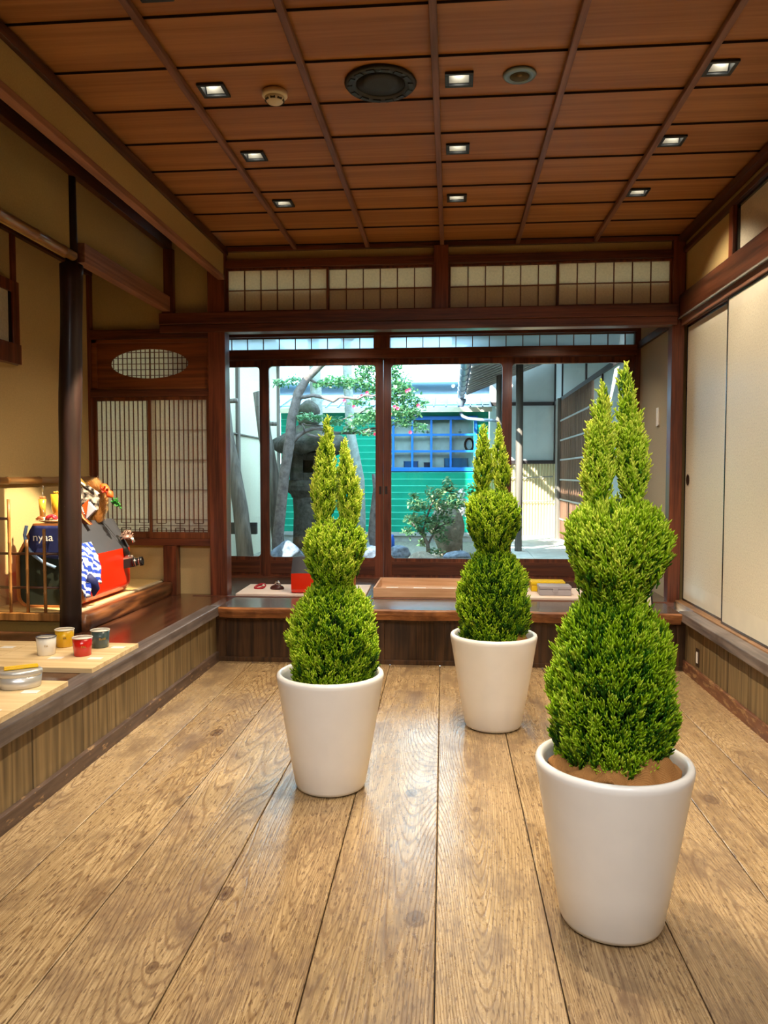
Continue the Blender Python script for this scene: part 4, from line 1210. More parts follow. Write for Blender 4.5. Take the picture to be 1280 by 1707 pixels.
# leaves
LEAF = foliage_mat('camellia_leaf', [(0.0, S(60, 110, 80)), (0.4, S(96, 156, 110)), (0.75, S(150, 196, 136)), (1.0, S(210, 224, 170))], 0.4, 0.3)
def leaves(centers, n, size, name, mat, parent, tshift=0.0, flat=0.5):
    """centers: (x, y, z, radius x, radius y, radius z)"""
    c = np.array(centers); wv = c[:, 3] * c[:, 5]; pick = rng.choice(len(c), n, p=wv / wv.sum())
    u = rng.normal(0, 1, (n, 3)); u /= np.linalg.norm(u, axis=1, keepdims=True); u *= rng.random((n, 1)) ** 0.45
    P = c[pick, :3] + u * c[pick, 3:6]
    d = rng.normal(0, 1, (n, 3)); d[:, 2] *= flat; d[:, 2] -= 0.15; d /= np.linalg.norm(d, axis=1, keepdims=True)
    nn = rng.normal(0, 0.5, (n, 3)) + [0, 0, 1.0]; s = np.cross(d, nn); s /= np.linalg.norm(s, axis=1, keepdims=True); up = np.cross(s, d)
    L = size * rng.uniform(.7, 1.3, n)[:, None]
    # six-point leaf folded slightly along its midrib
    pts = [P, P + d * L * .35 + s * L * .24 + up * L * .05, P + d * L * .75 + s * L * .16 + up * L * .04, P + d * L, P + d * L * .75 - s * L * .16 + up * L * .04, P + d * L * .35 - s * L * .24 + up * L * .05]
    V = np.stack(pts, 1).reshape(-1, 3)
    F = np.array([(0, 1, 2), (0, 2, 3), (0, 3, 4), (0, 4, 5)])[None] + (np.arange(n) * 6)[:, None, None]
    tint = np.repeat(np.clip(rng.normal(0.45 + tshift, 0.22, n), 0, 1), 6)
    return np_mesh(name, V, F.reshape(-1, 3), mat, tint, parent, smooth=False)
def px(x, y, Y):
    """helper for laying out plants at a chosen distance: direction from the door line"""
    yy, pp_ = yaw, pit
    R = Vector((math.cos(yy), math.sin(yy), 0)); F_ = Vector((-math.sin(yy) * math.cos(pp_), math.cos(yy) * math.cos(pp_), -math.sin(pp_))); U = R.cross(F_)
    d = F_ + R * ((x - 640) / FPX) + U * ((853.5 - y) / FPX)
    k = Y / d.y
    return (d.x * k, Y, 1.5 + d.z * k)

BRK = stone_mat('smooth_grey_bark', S(92, 82, 80), S(150, 138, 134))
t = thing('camellia_tree', 'grey-trunked camellia with pink flowers, behind the left and middle glass doors', 'tree', (0, 0, 0))
Q = lambda x, y, Y=9.35: px(x, y, Y)
g = MB()
g.tube([Q(466, 935), Q(462, 905), Q(468, 850), Q(474, 790), Q(483, 735), Q(486, 700), Q(497, 655), Q(512, 630), Q(535, 608), Q(560, 585, 9.2), Q(590, 560, 9.1)], [.085, .07, .066, .064, .064, .06, .058, .05, .045, .04, .03], 14)
g.build('trunk', BRK, t)
def br(pts, r0, r1, Y=9.35, dy=0.0):
    n = len(pts)
    MB().tube([px(x, y, Y + dy * i / n) for i, (x, y) in enumerate(pts)], [r0 + (r1 - r0) * i / (n - 1) for i in range(n)], 8).build('branch', BRK, t)
br([(497, 662), (508, 662), (522, 659), (540, 663), (556, 669), (566, 662), (580, 663), (597, 665), (608, 659), (622, 660), (640, 655)], .026, .010, 9.35, -0.2)
br([(484, 742), (495, 728), (510, 718), (524, 714), (540, 716), (560, 722), (590, 722), (615, 715), (640, 712)], .030, .012, 9.35, 0.2)
br([(512, 724), (528, 728), (545, 726), (552, 720)], .016, .008)
br([(505, 706), (512, 709), (540, 710), (575, 698), (600, 688), (625, 676)], .012, .006, 9.35, 0.3)
br([(508, 720), (506, 712), (503, 706)], .012, .008)
br([(512, 630), (530, 640), (560, 640), (600, 632)], .018, .006, 9.35, 0.3)
br([(600, 722), (640, 716), (670, 700), (700, 690)], .014, .006, 9.4, 0.3)
cl = []
def cc(x, y, rx, rz, Y=9.4):
    c = px(x, y, Y); k = Y / FPX
    cl.append((*c, rx * k, rx * k * 0.9, rz * k))
for q in [(470, 638, 18, 8), (492, 632, 16, 6), (560, 636, 26, 12), (590, 640, 22, 12), (535, 640, 16, 8), (608, 625, 20, 18), (622, 650, 16, 18), (600, 668, 18, 8), (510, 694, 22, 7), (535, 698, 18, 8),
          (560, 702, 14, 8), (598, 700, 22, 12), (620, 690, 14, 14), (585, 715, 16, 8), (610, 722, 18, 6), (655, 622, 18, 14), (668, 640, 22, 18), (655, 660, 20, 16), (680, 662, 22, 16),
          (668, 684, 24, 14), (690, 688, 18, 10), (700, 712, 14, 8), (672, 704, 22, 9), (640, 700, 18, 12), (640, 640, 16, 20), (700, 672, 12, 8), (628, 612, 22, 10), (655, 600, 26, 12), (600, 600, 26, 12)]:
    cc(*q)
leaves(cl, 5600, 0.050, 'foliage', LEAF, t)
PNK = plain('pink_petal', S(226, 60, 96), .5, var=.08)
def flower(x, y, Y=9.25, r=0.022):
    c = Vector(px(x, y, Y)); g = MB(); n = 6
    for k in range(n):
        a_ = 2 * PI * k / n; d = Vector((math.cos(a_), -0.35, math.sin(a_))); s = Vector((-math.sin(a_), 0, math.cos(a_)))
        g.add([c, c + d * r * .6 + s * r * .5, c + d * r * 1.1, c + d * r * .6 - s * r * .5], [(0, 1, 2), (0, 2, 3)])
    g.build('flower', PNK, t)
for q in [(574, 668), (590, 678), (603, 660), (658, 678), (663, 681), (678, 652), (682, 650), (625, 724), (684, 721), (697, 676), (650, 690), (612, 655)]:
    flower(*q)

# two pale trunks further back
for (xa, xb, Y_, r_, lab) in ((526, 524, 11.4, .085, 'pale upright trunk behind the stone lantern'), (580, 600, 11.6, .07, 'pale slightly curved trunk before the green boards')):
    o = MB().tube([px(xa - 4, 560, Y_), px(xa, 640, Y_), px(xa + 4, 720, Y_), px(xb, 800, Y_), px(xb + 2, 870, Y_), px(xb, 924, Y_)], r_, 12).build('bare_tree', stone_mat('pale_bark_%d' % xa, S(130, 136, 132), S(176, 182, 176))); tag(o, lab, 'tree trunk')
o = MB().tube([px(626, 925, 10.2), px(620, 890, 10.2), px(622, 850, 10.2), px(626, 815, 10.2), px(622, 790, 10.2)], [.06, .055, .04, .035, .02], 12).build('tree_stump', BRK); tag(o, 'short bare grey trunk near the door meeting', 'tree trunk')

# small bush in front of the green boards
t = thing('garden_shrub', 'small light-leaved shrub in front of the green boards', 'shrub', (0, 0, 0))
MB().tube([px(714, 926, 10.4), px(713, 908, 10.4), px(706, 893, 10.4), px(700, 880, 10.4)], [.03, .026, .02, .012], 10).build('trunk', BRK, t)
for pts in ([(713, 908), (722, 890), (730, 870), (742, 850), (752, 838)], [(706, 893), (690, 876), (682, 866)], [(722, 890), (738, 876), (756, 868)], [(704, 890), (712, 860), (722, 835), (740, 815)]):
    MB().tube([px(x, y, 10.4) for x, y in pts], [.016 - .0025 * i for i in range(len(pts))], 8).build('branch', BRK, t)
cl = []
for q in [(725, 822, 20, 12), (748, 812, 14, 10), (700, 842, 22, 12), (735, 842, 24, 14), (760, 840, 16, 12), (690, 866, 20, 10), (715, 868, 26, 12), (742, 866, 18, 12), (680, 886, 12, 8), (705, 884, 18, 8),
          (730, 884, 16, 8), (738, 900, 12, 8), (745, 800, 8, 6), (755, 826, 12, 10), (728, 918, 14, 6), (705, 905, 6, 8), (690, 826, 8, 6)]:
    cc(*q, 10.4)
leaves(cl, 1900, 0.06, 'foliage', foliage_mat('shrub_leaf', [(0, S(56, 96, 70)), (.5, S(110, 156, 110)), (1, S(210, 214, 160))], .35), t)
t = thing('flowering_plant', 'cluster of white blossom beside the brown boulder', 'plant', (0, 0, 0))
MB().tube([px(770, 926, 11.2), px(769, 870, 11.2), px(768, 822, 11.2)], .012, 8).build('stem', BRK, t)
cl = []; cc(768, 822, 6, 7, 11.2); cc(771, 838, 6, 7, 11.2); cc(772, 852, 6, 8, 11.2)
leaves(cl, 260, 0.05, 'blossom', plain('white_petal', S(244, 240, 240), .6, var=.02), t)
cl = []; cc(784, 820, 8, 14, 11.2)
leaves(cl, 120, 0.06, 'foliage', LEAF, t)

rocky('boulder', (-0.02, 10.9, 0.66), (.30, .22, .46), 4, BLD, 'brown upright boulder behind the shrub', 'boulder')
rocky('garden_rock', px(476, 925, 9.0), (.27, .24, .20), 5, RCK, 'bluish rock at the foot of the camellia trunk', 'rock')
rocky('garden_rock', px(610, 922, 10.0), (.22, .2, .16), 6, RCK, 'bluish rock left of where the garden doors meet', 'rock')
rocky('garden_rock', px(664, 925, 9.8), (.16, .15, .13), 7, RCK, 'pale rock low in the left corner of the middle glass', 'rock')
rocky('garden_rock', px(768, 930, 9.3), (.22, .16, .09), 8, RCK, 'low flat rock in front of the brown boulder', 'rock')
rocky('garden_rock', px(705, 932, 9.6), (.20, .2, .10), 9, BLD, 'brown rock under the shrub', 'rock')
o = MB().lathe([(0, 0), (.045, 0), (.045, .18), (.03, .2), (.03, .24), (0, .24)], 20).build('blue_bottle', plain('blue_plastic', S(30, 90, 190), .35), loc=(-0.88, 11.4, 0.36)); tag(o, 'small blue canister on the ground before the green boards', 'canister')

# green boarded building
t = thing('green_building', 'green boarded building with a blue framed window', 'building', (0, 13.0, 0.1))
GRN = plain('green_paint', S(0, 168, 138), .45, var=.03)
GRN2 = plain('green_paint_edge', S(90, 216, 190), .4, var=.02)
XW0, XW1, ZW0, ZW1 = -1.10, 0.375, 1.60, 2.42
g = MB(); z = 0.42
xs = [(-2.9, 0.62)]
while z < 2.5:
    z2 = z + 0.113
    spans = [(-2.9, 0.62)] if (z2 + .1 <= ZW0 or z + .1 >= ZW1) else [(-2.9, XW0), (XW1, 0.62)]
    for x0, x1 in spans:
        g.cur = 0
        g.add([(x0, -.012, z), (x1, -.012, z), (x1, -.026, z2 - .014), (x0, -.026, z2 - .014), (x0, 0.0, z), (x1, 0.0, z)], [(0, 1, 2, 3), (0, 4, 5, 1)])
        g.cur = 1
        g.add([(x0, -.026, z2 - .014), (x1, -.026, z2 - .014), (x1, -.030, z2 - .006), (x0, -.030, z2 - .006), (x1, -.012, z2), (x0, -.012, z2)], [(0, 1, 2, 3), (3, 2, 4, 5)])
    z = z2
g.build('siding', [GRN, GRN2], t)
MB().box(-2.9, XW0, 0.0, .1, .42, 2.5).box(XW1, .62, 0, .1, .42, 2.5).box(XW0, XW1, 0, .1, .42, ZW0 - .1).box(XW0, XW1, 0, .1, ZW1 - .1, 2.5).build('wall', GRN, t)
MB().box(-2.9, .62, -.02, .2, .0, .42).box(-2.9, .62, -.06, 0, .36, .42).build('plinth', plain('plinth_grey', S(176, 178, 176), .8), t)
BLU = plain('blue_paint', S(30, 126, 226), .4, var=.02)
fr = MB()
z0, z1 = ZW0 - .1, ZW1 - .1
fr.box(XW0 - .05, XW1 + .06, -.05, .02, z0 - .05, z0 + .015).box(XW0 - .05, XW1 + .06, -.05, .02, z1 - .01, z1 + .05).box(XW1, XW1 + .055, -.05, .02, z0, z1).box(XW0 - .05, XW0, -.05, .02, z0, z1)
wf = fr.build('window_frame', BLU, t, .004)
g = MB()
for x in (-0.975, -0.655, -0.335, -0.01):
    g.box(x - .018, x + .018, -.04, .01, z0, z1)
for z in (z0 + .285, z0 + .56):
    g.box(XW0, XW1, -.036, .006, z - .018, z + .018)
g.build('glazing_bars', BLU, wf, .002)
MB().box(XW0, XW1, .012, .016, z0, z1).build('glass', GLASS, wf)
MB().box(XW0, XW1, .13, .15, z0 - .1, z1 + .1).build('inner_wall', plain('inner_white', S(242, 244, 242), .9), t)
MB().box(XW0, XW1, .03, .15, z0 - .04, z0 - .005).build('inner_shelf', plain('shelf_blue', S(60, 120, 190), .6), t)
RBL = wood('blue_metal_roof', S(70, 98, 130), S(98, 128, 162), 'Y', rough=.4)
g = MB()
g.prism([(-.25, 2.46), (.9, 2.74), (.9, 2.78), (-.25, 2.50)], 'X', -2.9, .66)
for k in range(18):
    g.prism([(-.25, 2.50), (.9, 2.78), (.9, 2.80), (-.25, 2.52)], 'X', -2.9 + k * .2, -2.88 + k * .2)
g.build('roof', RBL, t)
MB().box(-2.9, .66, -.27, -.25, 2.42, 2.50).build('fascia', plain('fascia_cream', S(214, 206, 180), .6), t)
# things behind the window
tt = thing('wreath', 'small brown wreath behind the blue framed window', 'wreath', (0.30, 13.10, 2.0))
MB().tube([(.07 * math.cos(k * PI / 8), 0, .10 * math.sin(k * PI / 8)) for k in range(17)], .018, 8).build('ring', plain('wreath_brown', S(96, 60, 50), .9, var=.2), tt)
MB().tube([(.0, .05, .0), (.0, .07, .0)], .012, 8).build('peg', plain('wreath_pink', S(200, 130, 150), .7), tt)
for x, lab in ((-0.40, 'left'), (0.145, 'right')):
    tt = thing('wall_hook', 'small dark cross-shaped hook, the %s one behind the blue window' % lab, 'hook', (x, 13.13, 2.13))
    MB().box(-.006, .006, 0, .015, 0, .13).build('stem', SPK, tt); MB().box(-.03, .03, 0, .015, .075, .09).build('arm', SPK, tt)
for x0, x1, h, c, lab in ((-.80, -.56, .12, S(40, 110, 190), 'blue crate behind the left part of the blue window'), (-.46, -.36, .10, S(36, 52, 90), 'dark box behind the middle of the blue window'),
                          (-.12, .28, .17, S(60, 130, 190), 'long light-blue crate behind the right part of the blue window')):
    g = MB().box(x0, x1, 13.03, 13.12, 1.596, 1.604).box(x0, x0 + .01, 13.03, 13.12, 1.60, 1.60 + h).box(x1 - .01, x1, 13.03, 13.12, 1.60, 1.60 + h).box(x0, x1, 13.03, 13.04, 1.60, 1.60 + h).box(x0, x1, 13.11, 13.12, 1.60, 1.60 + h)
    g.box(x0 - .005, x1 + .005, 13.025, 13.04, 1.60 + h - .015, 1.60 + h)
    o = g.build('storage_crate', plain('crate_%d' % int(x0 * 100), c, .5)); tag(o, lab, 'crate')

# buildings further away
t = thing('far_building', 'white building with a pale blue roof edge beyond the green one', 'building', (-1.0, 19, 0))
MB().box(-6, 4.5, 0, 3, 0, 3.45).build('wall', plain('far_white', S(236, 238, 240), .8, var=.01), t)
g = MB().box(-6, 4.6, -.3, 3, 3.72, 3.86).box(-6, 4.6, -.1, 3, 3.35, 3.42); g.build('roof_edge', plain('far_roof_blue', S(150, 190, 214), .6, var=.02), t)
for k in range(5):
    MB().box(-5.2 + k * 1.9, -4.4 + k * 1.9, -.02, .01, 2.2, 3.0).build('window', plain('far_pane_%d' % k, S(190, 214, 230), .2), t)

# right-hand neighbouring wing
WPN = plain('white_panel', S(206, 210, 210), .6, var=.015)
FRM = plain('dark_batten', S(52, 44, 46), .6)
t = thing('side_wing', 'white panelled wing with dark battens along the right of the garden', 'building', (0, 0, 0))
g = MB().box(0.66, 1.80, 13.5, 13.6, 1.73, 3.9).box(1.78, 1.86, 12.9, 13.6, 0.4, 3.9).box(1.78, 1.86, 9.9, 12.9, 2.72, 3.9).box(1.78, 1.86, 7.95, 9.9, 0.4, 3.9)
g.build('wall_panels', WPN, t)
g = MB()
g.box(.66, 1.78, 13.47, 13.5, 2.68, 2.74).box(1.755, 1.78, 7.95, 13.5, 2.68, 2.74).box(.66, 1.78, 13.46, 13.5, 1.70, 1.74)
g.box(1.755, 1.79, 13.44, 13.5, 1.73, 3.9).box(1.76, 1.79, 12.6, 12.66, 2.7, 3.9).box(1.76, 1.79, 10.4, 10.46, 2.74, 3.9).box(1.76, 1.79, 9.3, 9.35, .4, 2.7)
g.box(.86, .89, 13.48, 13.5, 1.73, 3.9)
g.build('battens', FRM, t)
MB().box(1.70, 1.80, 12.62, 12.86, .42, 2.72).build('door_post', OWD, t, .006)
DOR = wood('lattice_door_brown', S(104, 72, 56), S(150, 110, 88), 'Z', rough=.7)
for y0, y1 in ((11.30, 12.62), (9.95, 11.32)):
    d = MB().box(1.775, 1.80, y0, y1, .47, 2.70).build('door_leaf', DOR, t)
    g = MB(); n = 15
    for k in range(n + 1):
        y = y0 + (y1 - y0) * k / n; g.box(1.752, 1.776, y - .017, y + .017, .47, 2.68)
    g.build('slats', DOR, d)
    g = MB()
    for k in range(1, 7):
        z = .47 + 2.2 * k / 7; g.box(1.742, 1.756, y0, y1, z - .012, z + .012)
    g.build('rails', plain('door_rail_grey_%d' % int(y0), S(166, 160, 160), .5), d)
MB().box(0.0, 2.2, 12.0, 13.6, 3.75, 3.83).build('shade_eave', OWD, t)  # unseen slab, added to keep sun off the upper wall panels
# corrugated fence
t = thing('corrugated_fence', 'cream corrugated fence with a thin pipe at the end of the passage', 'fence', (0, 13.5, .42))
g = MB(); vs = []; fs = []; n = 288
for i in range(n + 1):
    x = .60 + 1.2 * i / n; y = .016 * math.sin(i * 2 * PI / 12.0) - .03
    vs += [(x, y, 0), (x, y, 1.28)]
for i in range(n): fs.append((2 * i, 2 * i + 2, 2 * i + 3, 2 * i + 1))
g.add(vs, fs, True); g.build('sheet', plain('cream_sheet', S(214, 200, 164), .6, var=.02), t)
MB().box(.60, 1.8, -.07, -.01, 1.26, 1.30).build('top_rail', FRM, t)
MB().tube([(.6, -.09, 1.02), (1.3, -.09, 1.02), (1.74, -.09, 1.04)], .012, 8).build('pipe', plain('pipe_grey', S(150, 146, 140), .5), t)
MB().tube([(.6, -.09, .62), (1.74, -.09, .62)], .010, 8).build('pipe', plain('pipe_grey_low', S(170, 166, 160), .5), t)
# eave with rafters and gutter, posts
t = thing('projecting_eave', 'tiled eave with exposed rafters and a copper-grey gutter, upper right of the middle glass', 'eave', (0, 0, 0))
def ev(x0, x1, y0, y1, dz0=0.0, th=.03):
    f = lambda x: 2.80 + (x - .22) * 0.40 + dz0
    return [(x0, y0, f(x0)), (x1, y0, f(x1)), (x1, y1, f(x1)), (x0, y1, f(x0)), (x0, y0, f(x0) + th), (x1, y0, f(x1) + th), (x1, y1, f(x1) + th), (x0, y1, f(x0) + th)]
BF = [(0, 3, 2, 1), (4, 5, 6, 7), (0, 1, 5, 4), (1, 2, 6, 5), (2, 3, 7, 6), (3, 0, 4, 7)]
g = MB(); g.add(ev(.24, 1.74, 8.0, 12.95, .05, .03), BF); g.build('deck', plain('eave_boards', S(56, 52, 54), .8), t)
g = MB()
for k in range(17):
    y = 8.05 + k * .305
    g.add(ev(.24, 1.74, y, y + .045, 0, .05), BF)
g.build('rafters', plain('rafter_pale', S(190, 186, 184), .8, var=.05), t)
g = MB(); g.add(ev(.20, 1.74, 7.95, 13.0, .08, .05), BF)
for k in range(25):
    y = 8.0 + k * .2
    g.tube([(.17, y, 2.87), (.8, y, 3.12), (1.72, y, 3.49)], .04, 8)
g.build('tiles', plain('tile_grey', S(96, 102, 110), .5), t)
g = MB(); n = 8; L = 24; vs = []; fs = []
for i in range(L + 1):
    y = 8.0 + 4.9 * i / L
    for k in range(n + 1):
        a_ = PI + PI * k / n; vs.append((.155 + .055 * math.cos(a_), y, 2.80 + .055 * math.sin(a_)))
for i in range(L):
    for k in range(n): fs.append((i * (n + 1) + k, i * (n + 1) + k + 1, (i + 1) * (n + 1) + k + 1, (i + 1) * (n + 1) + k))
g.add(vs, fs, True)
for k in range(9): g.tube([(.155 + .06 * math.cos(PI + PI * j / 8), 8.1 + k * .59, 2.80 + .06 * math.sin(PI + PI * j / 8)) for j in range(9)], .008, 6)
GUT = plain('gutter_grey', S(150, 160, 176), .4, metal=.3)
gu = g.build('gutter', GUT, t); m = gu.modifiers.new('t', 'SOLIDIFY'); m.thickness = .004
g = MB().lathe([(0, -.10), (.035, -.10), (.05, .0), (.085, .06), (.085, .10), (.0, .10)], 16, (.155, 12.82, 2.64)); g.build('hopper', GUT, gu)
g = MB().tube([(.155, 12.82, 2.56), (.155, 12.8, 2.50), (.19, 12.7, 2.44), (.27, 12.6, 2.40), (.45, 12.3, 2.36), (.62, 12.0, 2.33), (.68, 11.85, 2.31)], .026, 12); g.build('downpipe', GUT, gu)
o = MB().tube([(.735, 11.8, .42), (.735, 11.8, 2.995)], .062, 16).build('eave_post', OWD); tag(o, 'round grey post carrying the eave, behind the middle door edge', 'post')
g = MB().tube([(.925, 10.7, .40), (.93, 10.7, 1.5), (.925, 10.7, 3.07)], .050, 16)
o = g.build('eave_post', OWD); tag(o, 'slender round grey post in front of the sunlit fence', 'post')

# ------------------------------------------------------------------ display boards and goods on the left floor
def slab(name, b, label, mat=PLY, cat='display board', bevel=0.002):
    o = box(name, mat, b, bevel=bevel); tag(o, label, cat, None); return o
slab('plywood_board', (-2.50, -1.862, 3.82, 4.42, 0.4605, 0.488), 'plywood board carrying the four enamel mugs')
slab('plywood_board', (-3.10, -2.506, 3.86, 4.42, 0.4605, 0.488), 'plywood board left of the mugs, cut by the photo edge')
slab('plywood_board', (-2.55, -1.865, 2.86, 3.575, 0.4605, 0.488), 'nearest plywood board, under the oval lunch tin')

def text_mesh(txt, size, mat, name, parent, place, depth=0.0006):
    """lettering: place(u, v, w) turns flat letter coordinates into the surface's own"""
    cu = bpy.data.curves.new(name, 'FONT'); cu.body = txt; cu.size = size; cu.extrude = depth; cu.resolution_u = 3
    tmp = bpy.data.objects.new(name, cu); COL.objects.link(tmp)
    bpy.context.view_layer.update()
    me = bpy.data.meshes.new_from_object(tmp.evaluated_get(bpy.context.evaluated_depsgraph_get()))
    bpy.data.objects.remove(tmp)
    for v in me.vertices: v.co = place(v.co.x, v.co.y, v.co.z)
    me.materials.clear(); me.materials.append(mat)
    o = bpy.data.objects.new(name, me); COL.objects.link(o); o.parent = parent
    return o
def enamel(n, c): return plain('enamel_' + n, c, 0.15, spec=0.6, coat=0.5, var=.01)
def mug(x, y, c, rimc, n, label, txt, tcol):
    t = thing('enamel_mug', label, 'mug', (x, y, 0.4885), group='enamel mugs on the plywood board')
    MB().lathe([(0, 0), (.044, 0), (.047, .003), (.050, .05), (.0535, .100), (.0515, .100), (.048, .05), (.045, .006), (0, .006)], 48).build('cup', [enamel(n, c)], t)
    MB().lathe([(.0515, .0985), (.0545, .0985), (.0562, .1005), (.0555, .103), (.0520, .103), (.0505, .101)], 48, close=True).build('rim', enamel(n + '_rim', rimc), t)
    MB().lathe([(0, .008), (.0445, .008), (.0475, .05), (.0508, .0985)], 48).build('lining', enamel(n + '_in', S(240, 236, 224)), t)
    # handle turned away from the camera
    MB().tube([(-.012, .049, .085), (-.018, .074, .082), (-.020, .084, .055), (-.018, .072, .028), (-.012, .046, .022)], [.005, .006, .006, .006, .005], 8).build('handle', enamel(n + '_h', c), t)
    def place(u, v, w_):
        a_ = -PI / 2 + .30 + u / .05; r = .0505 + .0008 + w_ + (v - .0) * .03
        return (r * math.cos(a_), r * math.sin(a_), .050 + v)
    text_mesh(txt, .017, tcol, 'lettering', t, place)
BLKT = plain('black_print', S(30, 26, 20), .5)
mug(-2.263, 4.10, S(236, 232, 220), S(30, 34, 60), 'white', 'white enamel mug with a dark blue rim', 'FA', GOLD)
mug(-2.262, 4.305, S(214, 168, 22), S(236, 232, 220), 'yellow', 'yellow enamel mug behind the white and red ones', 'ER', BLKT)
mug(-2.052, 4.10, S(190, 22, 16), S(236, 232, 220), 'red', 'red enamel mug at the front of the board', 'FAL', GOLD)
mug(-2.045, 4.305, S(58, 78, 80), S(236, 232, 220), 'slate', 'slate green enamel mug, rightmost of the four', 'ELAR', GOLD)
def card(x, y, z, rz, label, w_=.075, d=.048):
    o = MB().box(-w_ / 2, w_ / 2, -d / 2, d / 2, 0, .0015).build('price_card', WHT, loc=(x, y, z)); o.rotation_euler = (0, 0, rz)
    tag(o, label, 'card')
card(-2.165, 4.02, .4885, .05, 'white card lying between the white and red mugs')
card(-1.945, 4.03, .4885, .05, 'white card lying in front of the slate green mug')
card(-1.935, 4.30, .4885, .0, 'white card lying right of the slate green mug')
card(-2.58, 4.25, .4885, .0, 'white card on the far left plywood board')
card(-1.945, 3.375, .4885, .10, 'white card beside the oval lunch tin')
card(-1.955, 3.08, .4885, .10, 'white card at the very left edge of the photo, below the lunch tin')

t = thing('lunch_tin', 'oval silver lunch tin with a yellow chopstick case on top', 'lunch box', (-2.035, 3.45, 0.4885), 0.55)
ALU = plain('brushed_tin', S(206, 206, 204), .30, metal=.55, var=.02)
MB().lathe([(0, 0), (.084, 0), (.089, .004), (.094, .062), (0, .062)], 56, sy=.66).build('body', ALU, t)
MB().lathe([(.0945, .058), (.097, .060), (.097, .078), (.092, .085), (.06, .087), (0, .087)], 56, sy=.66).build('lid', ALU, t)
t = thing('chopstick_case', 'yellow chopstick case lying on the oval lunch tin', 'case', (-2.035, 3.45, 0.5765), 0.62)
YEL = plain('yellow_plastic', S(244, 196, 10), .35, var=.01)
MB().box(-.072, .078, -.013, .013, 0, .012).build('case', YEL, t, .004)
MB().box(-.070, .076, -.011, .011, .012, .016).build('lid', YEL, t, .002)

# ------------------------------------------------------------------ bag-shaped displays
def bag_outline(hw, h1, h2, top, r=0.07, inset=0.0):
    pts = []
    for k in range(7):
        a_ = -PI / 2 + (PI / 2) * k / 6
        pts.append((hw - r + (r - inset) * math.cos(a_), r + (r - inset) * math.sin(a_)))
    right = pts + [(hw - inset, h1), (top - inset, h2 - inset)]
    return right + [(-x, z) for x, z in right[::-1]]
RED = plain('red_lacquer', S(226, 44, 14), .22, coat=.5, var=.01)
DGR = plain('dark_slate_leather', S(62, 64, 72), .38, coat=.15, var=.03)
GRD = plain('dark_green_felt', S(28, 38, 26), .8)
ORB = plain('tan_edge', S(170, 104, 50), .5)
def bag(name, label, loc, rz, hw, length, h1, h2, top, r):
    t = thing(name, label, 'display bag', loc, rz)
    out = bag_outline(hw, h1, h2, top, r)
    # lower red shell, upper dark shell, as loops along the length
    n = len(out); i1 = 7    # index of the right shoulder
    segs = 16; V = []; F = []; mi = []
    for i in range(segs + 1):
        f = i / segs; y = length * f
        tp = 1.0 - 0.05 * max(0, (f - .85) / .15) ** 2
        for x, z in out: V.append((x * tp, y, z * (1 - .02 * max(0, (f - .85) / .15) ** 2) + 0.0))
    lo = MB(); up = MB()
    for i in range(segs):
        for k in range(n):
            j = (k + 1) % n
            zmid = (out[k][1] + out[j][1]) / 2
            tgt = up if (zmid > h1 + 1e-4) else lo
            a_ = i * n
            tgt.add([V[a_ + k], V[a_ + j], V[a_ + n + j], V[a_ + n + k]], [(0, 1, 2, 3)], False)
    e = [V[segs * n + k] for k in range(n)]
    lo.add([p for p in e if p[2] <= h1 + 1e-3], [tuple(range(len([p for p in e if p[2] <= h1 + 1e-3])))])
    up.add([p for p in e if p[2] >= h1 - 1e-3], [tuple(range(len([p for p in e if p[2] >= h1 - 1e-3])))])
    a_ = lo.build('lower_shell', RED, t); b_ = up.build('upper_shell', DGR, t)
    for q in (a_, b_):
        bm = bmesh.new(); bm.from_mesh(q.data); bmesh.ops.remove_doubles(bm, verts=bm.verts, dist=1e-4)
        bmesh.ops.recalc_face_normals(bm, faces=bm.faces)
        for f_ in bm.faces: f_.smooth = True
        bm.to_mesh(q.data); bm.free()
        md = q.modifiers.new('edge', 'EDGE_SPLIT'); md.split_angle = math.radians(35)
    inn = bag_outline(hw, h1, h2, top, r, 0.014)
    MB().prism(inn, 'Y', .012, .02).build('end_panel', GRD, t)
    g = MB(); o_ = bag_outline(hw + .004, h1, h2 + .004, top + .004, r); vs = []; m = len(o_)
    for pts, y in ((o_, -.006), (o_, .03), (inn, .03), (inn, -.006)):
        vs += [(x, y, z) for x, z in pts]
    fs = []
    for a0, b0 in ((0, 1), (1, 2), (2, 3), (3, 0)):
        for k in range(m):
            j = (k + 1) % m; fs.append((a0 * m + k, a0 * m + j, b0 * m + j, b0 * m + k))
    g.add(vs, fs); g.build('edging', ORB, t)
    return t
BX, BY, BZ = -2.745, 5.04, 0.583
t = bag('display_bag', 'big glossy red and dark grey bag-shaped display on the straw mat', (BX, BY, BZ), 0, 0.235, 0.80, 0.35, 0.575, 0.105, 0.085)
g = MB()
for dx in (0.0, 0.035):
    g.tube([(.10 - dx * .3, .50 + dx, .58), (.13, .56 + dx, .53), (.19, .62 + dx, .42), (.238, .66 + dx, .35), (.243, .69 + dx, .26)], .0045, 6)
g.build('strap', SPK, t)
NVY = plain('navy_cloth', S(14, 26, 82), .7, var=.05)
g = MB(); n = 16; m_ = 10; vs = []; fs = []
for i in range(n + 1):
    for k in range(m_ + 1):
        u = -.135 + .26 * i / n; v = k / m_; z = .565 - .20 * v - .04 * (i / n) * v
        hwz = .235 if z < .35 else .235 - (z - .35) / .225 * .13
        vs.append((max(-hwz, min(hwz, u)), -.014 - .006 * math.sin(i * 1.1 + k), z))
